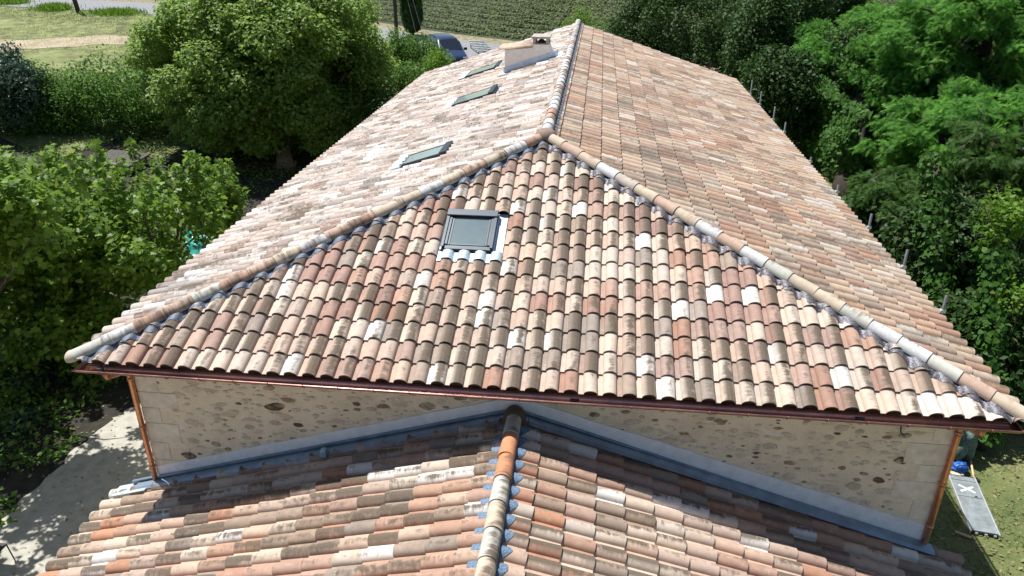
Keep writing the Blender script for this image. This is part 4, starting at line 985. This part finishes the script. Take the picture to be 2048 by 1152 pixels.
for zz in (.8, 1.7, 2.6): mb.tube([(va[0]+.15, va[1]+.1, float(terr(va[1]))+zz), (vb[0]+.15, vb[1]+.1, float(terr(vb[1]))+zz)], .02, 6)
mb.build('fence_frame', M_BARKD, vt)
# ivy covered trunks
def ivy_trunk(px0, py0, px1, py1, d, r, seed, label, n=2600):
    rs = np.random.default_rng(seed); a, b = Vector(at(px0, py0, d)), Vector(at(px1, py1, d*.97)); gz = float(terr(b.y))
    t = thing('ivy_covered_trunk', (b.x, b.y, gz), label, 'tree trunk', 'ivy covered trunks at the right edge')
    mb = MB(); mb.tube([(b.x+.05, b.y+.05, gz-.1), b, b.lerp(a, .5)+Vector((.08, 0, 0)), a], [r*.75, r*.6, r*.5, r*.25], 9); mb.build('trunk', M_BARKD, t, True)
    P, Nn = [], []
    for i in range(n):
        s = rs.uniform(-.1, 1.06); c = b.lerp(a, s); an = rs.uniform(0, 2*math.pi); q = r*(1+.5*mnoise.noise(Vector((s*7, an, seed))))*(1.25+.25*math.sin(s*13))*rs.uniform(.75, 1.1)
        P.append((c.x+math.cos(an)*q, c.y+math.sin(an)*q, max(gz+.05, c.z+rs.normal()*.1))); Nn.append((math.cos(an), math.sin(an), .55))
    P = np.array(P); Nn = np.array(Nn)+rs.normal(size=P.shape)*.35
    V, T, col = scatter(P, Nn, .13, 'ivy', rs, np.tile(np.array([0, 0, -1.]), (len(P), 1)), .6, .02); trimesh('ivy', V, T, LM_IVY, t, col)
ivy_trunk(1872, 330, 1880, 690, 21.5, .30, 121, 'ivy covered trunk nearest the right eave')
ivy_trunk(1990, 520, 1975, 840, 18.5, .27, 122, 'ivy covered trunk at the right edge, above the hedge end')
bush(2015, 440, 20, (.9, .9, 1.0), 20, .25, .5, 420, .14, 'oval', LM_LIGHT, 123, 'sunlit_bush', 'bright green leafy branches at the right edge beside the ivy trunks', 'bush')
bush(2035, 590, 18, (.5, .6, .5), 10, .2, .35, 420, .13, 'oval', LM_LIGHT, 124, 'sunlit_bush', 'smaller bright green leafy tuft low at the right edge', 'bush')
for i, (px, py, rx, lab) in enumerate(((2040, 985, .7, 'dark low bush farthest down the right edge, by the lawn'), (1985, 905, .8, 'dark low bush between the netting and the right edge'), (1955, 895, .5, 'dark green low bush beside the grey green netting'), (2010, 935, .9, 'dark green low bush at the right edge by the lawn'))):
    bush(px, py, 20.3-i*.2, (rx, .7, .8), 16, .28, .5, 420, .12, 'oval', LM_HEDGE, 125+i, 'low_bush', lab, 'bush')

# ------------------------------------------------------------------ lawn and things on the right
litter('lawn_grass', 0, 12.3, 19, -2, 10, 30000, .10, LM_GRASS, 131, 'blade', up=0, tilt=.8, keep=lambda p: mnoise.noise(Vector((p[0]*.9, p[1]*.9, 4))) > -.1)
litter('fallen_leaves', 0, 12.3, 18.5, -1, 9, 5000, .085, LM_DRY, 132, 'oval', up=.015)
d0, d1, d2, d3 = [ground_at(x, y) for x, y in ((1938, 1068), (1998, 1074), (1940, 951), (1893, 953))]
o = Vector((d0[0], d0[1], 0)); vv = Vector((d3[0]-d0[0], d3[1]-d0[1], 0)); ln = vv.length; vv.normalize(); uu = Vector((vv.y, -vv.x, 0)); wd = .57
M = Matrix((uu, vv, Vector((0, 0, 1)))).transposed()
dk = thing('scaffold_deck', (d0[0], d0[1], 0), 'grey scaffold deck panel with a white taped cross lying on the lawn', 'deck panel')
def lb(mb, x, y, z, dx, dy, dz, rz=0): mb.box(o+uu*x+vv*y+Vector((0, 0, z)), (dx, dy, dz), M=M @ Matrix.Rotation(rz, 3, 'Z'))
for xx in (.015, wd-.015): mb = MB(); lb(mb, xx, ln/2, .05, .03, ln, .09); mb.build('side_rail', M_ALU, dk, bevel=.004)
for yy in (.012, ln-.012): mb = MB(); lb(mb, wd/2, yy, .045, wd-.064, .024, .07); mb.build('end_beam', M_BLACK, dk)
for y0_, y1_ in ((.03, ln*.60), (ln*.605, ln*.90), (ln*.905, ln-.03)):
    mb = MB(); lb(mb, wd/2, (y0_+y1_)/2, .075, wd-.066, y1_-y0_-.006, .02); mb.build('deck_board', simple('grey_ply_deck', (.22, .25, .255), .7, 0, .16, 6, .15), dk)
mb = MB(); yc = ln*.745; lb(mb, wd/2, yc, .087, .36, .052, .003, .62); lb(mb, wd/2, yc, .0905, .36, .052, .003, -.62); mb.build('tape_cross', simple('white_tape', (.8, .8, .8), .6), dk)
mb = MB(); lb(mb, wd*.72, ln*.62, .09, .05, .03, .012); mb.build('latch', M_BLACK, dk)
for x in (.12, .30, .47):
    mb = MB(); lb(mb, x, -.012, .05, .05, .024, .04); mb.build('end_claw', M_ALU, dk)
# netting bundle, blue bag, wooden handled tool, plank
g = ground_at(1917, 948); rs = np.random.default_rng(140)
def blob(name, c, rad, material, seed, parent=None, rough=.3, freq=2.2, label=None, cat=None, n=26):
    V, F = [], []
    for i in range(n+1):
        f = math.pi*i/n
        for j in range(2*n):
            a = math.pi*j/n; d = Vector((math.sin(f)*math.cos(a), math.sin(f)*math.sin(a), math.cos(f)))
            k = 1+rough*mnoise.noise(d*freq+Vector((seed, 0, 0)))+rough*.5*abs(mnoise.noise(d*freq*3+Vector((seed, 4, 0))))
            p = Vector((d.x*rad[0], d.y*rad[1], d.z*rad[2]))*k+Vector(c); p.z = max(p.z, float(terr(p.y))+.006); V.append(p)
    for i in range(n):
        for j in range(2*n): F.append((i*2*n+j, (i+1)*2*n+j, (i+1)*2*n+(j+1) % (2*n), i*2*n+(j+1) % (2*n)))
    ob = mesh(name, V, F, material, parent, True, loc=None if parent else (c[0], c[1], float(terr(c[1]))))
    return tag(ob, label, cat)
g = ground_at(1917, 945)
bag = thing('blue_bag', (g[0], g[1], 0), 'bright blue bag lying at the far end of the deck panel', 'bag')
blob('bag_body', (g[0], g[1], .12), (.17, .13, .14), simple('blue_cloth', (.015, .12, .50), .5, 0, .3, 8, .3), 3, bag, .35)
mb = MB(); mb.tube([(g[0]-.12, g[1]-.08, .2), (g[0]-.1, g[1]-.14, .30), (g[0]+.04, g[1]-.15, .31), (g[0]+.1, g[1]-.1, .2)], .012, 6); mb.build('strap', M_BLACK, bag, True)
g = ground_at(1916, 926); M_NET = simple('grey_green_netting', (.13, .20, .17), .8, 0, .35, 30, .6)
blob('netting_bundle', (g[0]+.05, g[1]+.35, .5), (.34, .42, .75), M_NET, 8, None, .35, 2.5, 'grey green netting heaped behind the right downpipe', 'netting')
a, b = ground_at(1937, 920), ground_at(1946, 960)
tl = thing('wooden_tool', (b[0], b[1], 0), 'tool with a pale wooden handle and dark head lying beside the deck panel', 'tool')
mb = MB(); mb.tube([(a[0], a[1], .10), ((a[0]+b[0])/2, (a[1]+b[1])/2, .09), (b[0], b[1], .06)], .025, 8); mb.build('handle', simple('pale_wood', (.62, .47, .25), .6, 0, .12, 6, 0), tl, True)
mb = MB(); mb.box((b[0]+.02, b[1]-.05, .05), (.16, .14, .035), .3); mb.build('head', M_BLACK, tl, bevel=.01)
g = ground_at(1912, 952); mb = MB(); mb.box((g[0], g[1], .05), (.26, .14, .04), .1)
tag(mb.build('wood_offcut', simple('pale_offcut', (.62, .52, .36), .8, 0, .1, 8, .1), None, bevel=.004, loc=(g[0], g[1], 0)), 'small pale board between the blue bag and the deck panel', 'board')
g = ground_at(1925, 1073); mb = MB(); mb.box((g[0], g[1], .04), (.30, .07, .03), -.5)
tag(mb.build('wood_offcut', simple('tan_offcut', (.55, .42, .26), .8, 0, .1, 8, .1), None, bevel=.004, loc=(g[0], g[1], 0)), 'small tan wood offcut on the lawn left of the deck panel near end', 'board')
# scaffolding along the right eave: only its post tops rise above the roof edge
sc = thing('scaffolding', (12.9, 3.3, 0), 'steel tube scaffolding along the right wall with post tops above the eave', 'scaffolding')
for k, (y, top) in enumerate(((3.35, .16), (5.15, .22), (7.2, .18), (9.6, .05), (12.2, .0), (15.5, .18), (17.2, .30), (19.6, .33), (21.5, .38))):
    z0_ = float(terr(y)); mb = MB(); mb.tube([(12.9, y, z0_), (12.9, y, E+top)], .026, 10); p_ = mb.build('post', M_STEEL, sc, True)
    mb = MB(); mb.box((12.9, y, E-.12), (.09, .07, .06)); mb.tube([(12.9, y, E-.13), (12.80, y-.02, E-.13)], .02, 6); mb.build('coupler', M_ALU, p_, bevel=.01)
    mb = MB(); mb.tube([(13.65, y, z0_), (13.65, y, E-.9)], .025, 8); mb.build('post', M_STEEL, sc, True)
    mb = MB(); mb.tube([(12.9, y, E-1.2), (13.65, y, E-1.2)], .025, 8); mb.build('transom', M_STEEL, sc, True)
for x, z in ((12.9, E-.30), (12.9, E-1.15), (13.65, E-1.15)):
    mb = MB(); mb.tube([(x, 3.2, z), (x, 21.7, z)], .025, 8); mb.build('ledger', M_STEEL, sc, True)
mb = MB(); mb.box((13.27, 12.4, E-1.09), (.62, 18.4, .04)); mb.build('walkway', M_BARK, sc)

# ------------------------------------------------------------------ van and metal frame by the road
def van():
    g = at(897, 140, 50.2); bx_, by_ = -2.75, 42.0; zb = float(terr(by_))+.08; hd = R(-62)     # heading of the nose
    t = thing('blue_van', (bx_, by_, zb), 'dark blue van parked by the road, half hidden by the clipped hedge', 'van')
    M3 = Matrix.Rotation(hd, 3, 'Z'); P = lambda x, y, z: M3 @ Vector((x, y, z)) + Vector((bx_, by_, zb))
    # stations: x from nose (+2.2) back, (half width low, half width top, z belt, z top)
    st = [(2.18, .72, .62, .42, .55), (2.10, .82, .74, .50, .74), (1.95, .88, .80, .62, .90), (1.25, .90, .82, .86, 1.08), (1.0, .90, .80, .95, 1.18), (.35, .91, .70, 1.0, 1.72), (.0, .91, .69, 1.02, 1.84), (-1.2, .91, .70, 1.02, 1.88), (-2.0, .90, .68, 1.0, 1.84), (-2.2, .88, .66, .95, 1.70)]
    V, F = [], []; m_ = 12
    for x, wl, wt, zbelt, zt in st:
        pts = [(-wl*.94, .24), (-wl, .40), (-wl, zbelt), (-(wl*.45+wt*.55), (zbelt+zt)/2), (-wt, zt-.10), (-wt*.85, zt-.02), (wt*.85, zt-.02), (wt, zt-.10), (wl*.45+wt*.55, (zbelt+zt)/2), (wl, zbelt), (wl, .40), (wl*.94, .24)]
        V += [P(x, y, z) for y, z in pts]
    for i in range(len(st)-1):
        for k in range(m_): F.append((i*m_+k, i*m_+(k+1) % m_, (i+1)*m_+(k+1) % m_, (i+1)*m_+k))
    F += [tuple(range(m_-1, -1, -1)), tuple((len(st)-1)*m_+k for k in range(m_))]
    mp, tt, bb = mat('dark_blue_paint'); bb.inputs['Base Color'].default_value = (.012, .030, .085, 1); bb.inputs['Roughness'].default_value = .3; bb.inputs['Coat Weight'].default_value = .8; bb.inputs['Metallic'].default_value = .3
    b = mesh('body', V, F, mp, t, True)
    s = b.modifiers.new('sub', 'SUBSURF'); s.levels = 2; s.render_levels = 2
    G = glass('van_glass', (.012, .018, .028), .06)
    def panel(name, pts, n_off=.02):
        q = [P(*p) for p in pts]; nrm = (q[1]-q[0]).cross(q[-1]-q[0]).normalized()
        c = sum(q, Vector())/len(q)
        if nrm.z < 0 and abs(nrm.z) > .2: nrm = -nrm
        if (c-Vector((bx_, by_, zb+1))).dot(nrm) < 0: nrm = -nrm
        k = len(q); return mesh(name, [p+nrm*n_off for p in q]+[p-nrm*.01 for p in q], [tuple(range(k)), tuple(range(2*k-1, k-1, -1))]+[(i, (i+1) % k, k+(i+1) % k, k+i) for i in range(k)], G, b)
    panel('windscreen', [(1.06, -.70, 1.12), (1.06, .70, 1.12), (.42, .60, 1.68), (.42, -.60, 1.68)], .035)
    for sg in (-1, 1):
        panel('side_window', [(.85, sg*.86, 1.06), (.30, sg*.78, 1.52), (-.35, sg*.77, 1.58), (-.35, sg*.87, 1.06)], .035)
        mb = MB(); q = P(.85, sg*1.02, 1.12); mb.box(q, (.12, .22, .17), M=M3); mb.build('mirror', M_BLACK, b, bevel=.03)
        mb = MB(); mb.box(P(2.02, sg*.62, .70), (.16, .30, .17), M=M3); mb.build('headlight', simple('clear_lamp', (.62, .64, .66), .15, .3), b, bevel=.03)
        for x in (1.35, -1.4):
            mb = MB(); a = P(x, sg*.76, .31); c = P(x, sg*.93, .31); mb.tube([a, c], .31, 20); wt_ = mb.build('wheel', M_BLACK, t, False, .02)
            mb = MB(); mb.tube([P(x, sg*.90, .31), P(x, sg*.945, .31)], .19, 16); mb.build('rim', M_ALU, wt_)
    mb = MB(); mb.box(P(2.12, 0, .44), (.10, 1.3, .16), M=M3); mb.build('grille', M_BLACK, b, bevel=.02)
van()
g = ground_at(962, 103); fr = thing('metal_frame', (g[0], g[1], float(terr(g[1]))), 'pale metal rack with two rows of openings lying beside the road', 'metal frame')
Mf = Matrix.Rotation(R(28), 3, 'Z') @ Matrix.Rotation(R(14), 3, 'X'); zc = float(terr(g[1]))+.30
mb = MB()
for x in (-.5, 0, .5): mb.box(Vector((g[0], g[1], zc))+Mf @ Vector((x, 0, 0)), (.07, 1.9, .07), M=Mf)
for k in range(7): mb.box(Vector((g[0], g[1], zc))+Mf @ Vector((0, -.92+k*.305, .072)), (1.1, .07, .07), M=Mf)
mb.build('lattice', simple('pale_grey_metal', (.52, .56, .56), .5, .2), fr, bevel=.01)
mb = MB()
for x in (-.45, .45):
    for y in (-.85, .85):
        q = Vector((g[0], g[1], zc))+Mf @ Vector((x, y, -.05)); mb.tube([q, (q.x, q.y, float(terr(q.y)))], .04, 6)
mb.build('feet', M_STEEL, fr)

# ------------------------------------------------------------------ small things in the left garden
g = ground_at(398, 508); tp_ = thing('turquoise_sheet', (g[0], g[1], float(terr(g[1]))), 'crumpled turquoise plastic sheet behind the young plane near the eave', 'plastic sheet')
V, F = [], []; n_ = 40
for i in range(n_+1):
    for j in range(n_+1):
        x = g[0]-1.4+2.6*i/n_; y = g[1]-1.0+2.4*j/n_; e = min(i, j, n_-i, n_-j)/n_
        V.append((x+.15*mnoise.noise(Vector((y*2, 0, 0))), y+.15*mnoise.noise(Vector((x*2, 3, 0))), float(terr(y))+.06+min(.8, e*4)*(.35+.9*max(0, mnoise.noise(Vector((x*.9, y*.9, 2))))+.22*mnoise.noise(Vector((x*3, y*3, 5))))))
for i in range(n_):
    for j in range(n_): a = i*(n_+1)+j; F.append((a, a+n_+1, a+n_+2, a+1))
mesh('sheet', V, F, simple('turquoise_plastic', (.012, .27, .235), .4, 0, .1, 4, .1), tp_, True)
s0, s1 = ground_at(195, 335), ground_at(285, 345)
sx, sy = (s0[0]+s1[0])/2, s0[1]; sz = float(terr(sy)); sd_ = thing('stone_shed', (sx, sy, sz), 'small low stone shed with a grey tiled roof edge in the left garden', 'shed')
Mz = R(-12)
mb = MB(); mb.box((sx, sy, sz-.18), (1.9, 1.3, 1.2), Mz); mb.build('wall', simple('old_stone', (.26, .235, .20), .95, 0, .2, 5, .4), sd_)
mb = MB(); q = Matrix.Rotation(Mz, 3, 'Z')
for i in range(10):
    p = Vector((sx, sy, sz+.47)) + q @ Vector((-1.03+i*.228, 0, 0))
    mb.box(p, (.222, 1.5, .07), M=q @ Matrix.Rotation(R(9), 3, 'X'))
mb.build('roof', simple('old_grey_tile', (.105, .10, .085), .95, 0, .2, 7, .4), sd_, bevel=.025)
g = ground_at(6, 1140); chp = thing('garden_chair', (g[0], g[1], 0.03), 'black metal garden chair at the lower left edge on the terrace', 'chair')
gx, gy = g[0]-.12, g[1]; z0_ = .03
mb = MB(); mb.box((gx, gy, z0_+.44), (.42, .42, .025)); mb.build('seat', M_BLACK, chp, bevel=.01)
for a_, b_2 in ((-1, -1), (-1, 1), (1, -1), (1, 1)):
    mb = MB(); mb.tube([(gx+a_*.19, gy+b_2*.19, z0_+.44), (gx+a_*.22, gy+b_2*.22, z0_)], .013, 7); mb.build('leg', M_BLACK, chp, True)
mb = MB(); mb.tube([(gx-.2, gy-.19, z0_+.44), (gx-.22, gy-.22, z0_+.75), (gx-.15, gy-.25, z0_+.88), (gx+.15, gy-.25, z0_+.88), (gx+.22, gy-.22, z0_+.75), (gx+.2, gy-.19, z0_+.44)], .014, 7)
for k in range(3): mb.tube([(gx-.12+.12*k, gy-.2, z0_+.45), (gx-.12+.12*k, gy-.25, z0_+.87)], .008, 6)
mb.build('backrest', M_BLACK, chp, True)
# planted bank between the terrace and the young planes
for i, (px, py, d_, rad, mt_, lab) in enumerate(((195, 790, 24, (.7, .7, .55), LM_NEAR, 'green leafy plant at the head of the terrace bank, under the eave corner'), (75, 935, 19.6, (.6, .6, .4), LM_BLUE, 'grey green low plant halfway down the bank, beside the terrace edge'), (30, 800, 22, (1.0, .8, .6), LM_HEDGE, 'green shrubby plant under the young plane at the left edge'), (120, 800, 23, (.8, .8, .5), LM_BLUE, 'bluish low plant under the young plane at the head of the terrace'), (40, 880, 20.5, (.8, .7, .5), LM_NEAR, 'low green plant with big leaves at the left edge of the terrace'), (110, 850, 21.5, (.8, .7, .45), LM_BLUE, 'grey green low plant on the bank, right of the big leaved one'), (165, 815, 23, (.8, .8, .5), LM_HEDGE, 'low dark plant at the far end of the terrace bank'), (10, 960, 19.5, (.7, .7, .45), LM_HEDGE, 'low dark plant at the left edge, nearest the garden chair'))):
    bush(px, py, d_, rad, 14, .22, .4, 420, .12, 'oval', mt_, 150+i, 'bank_plant', lab, 'plant')
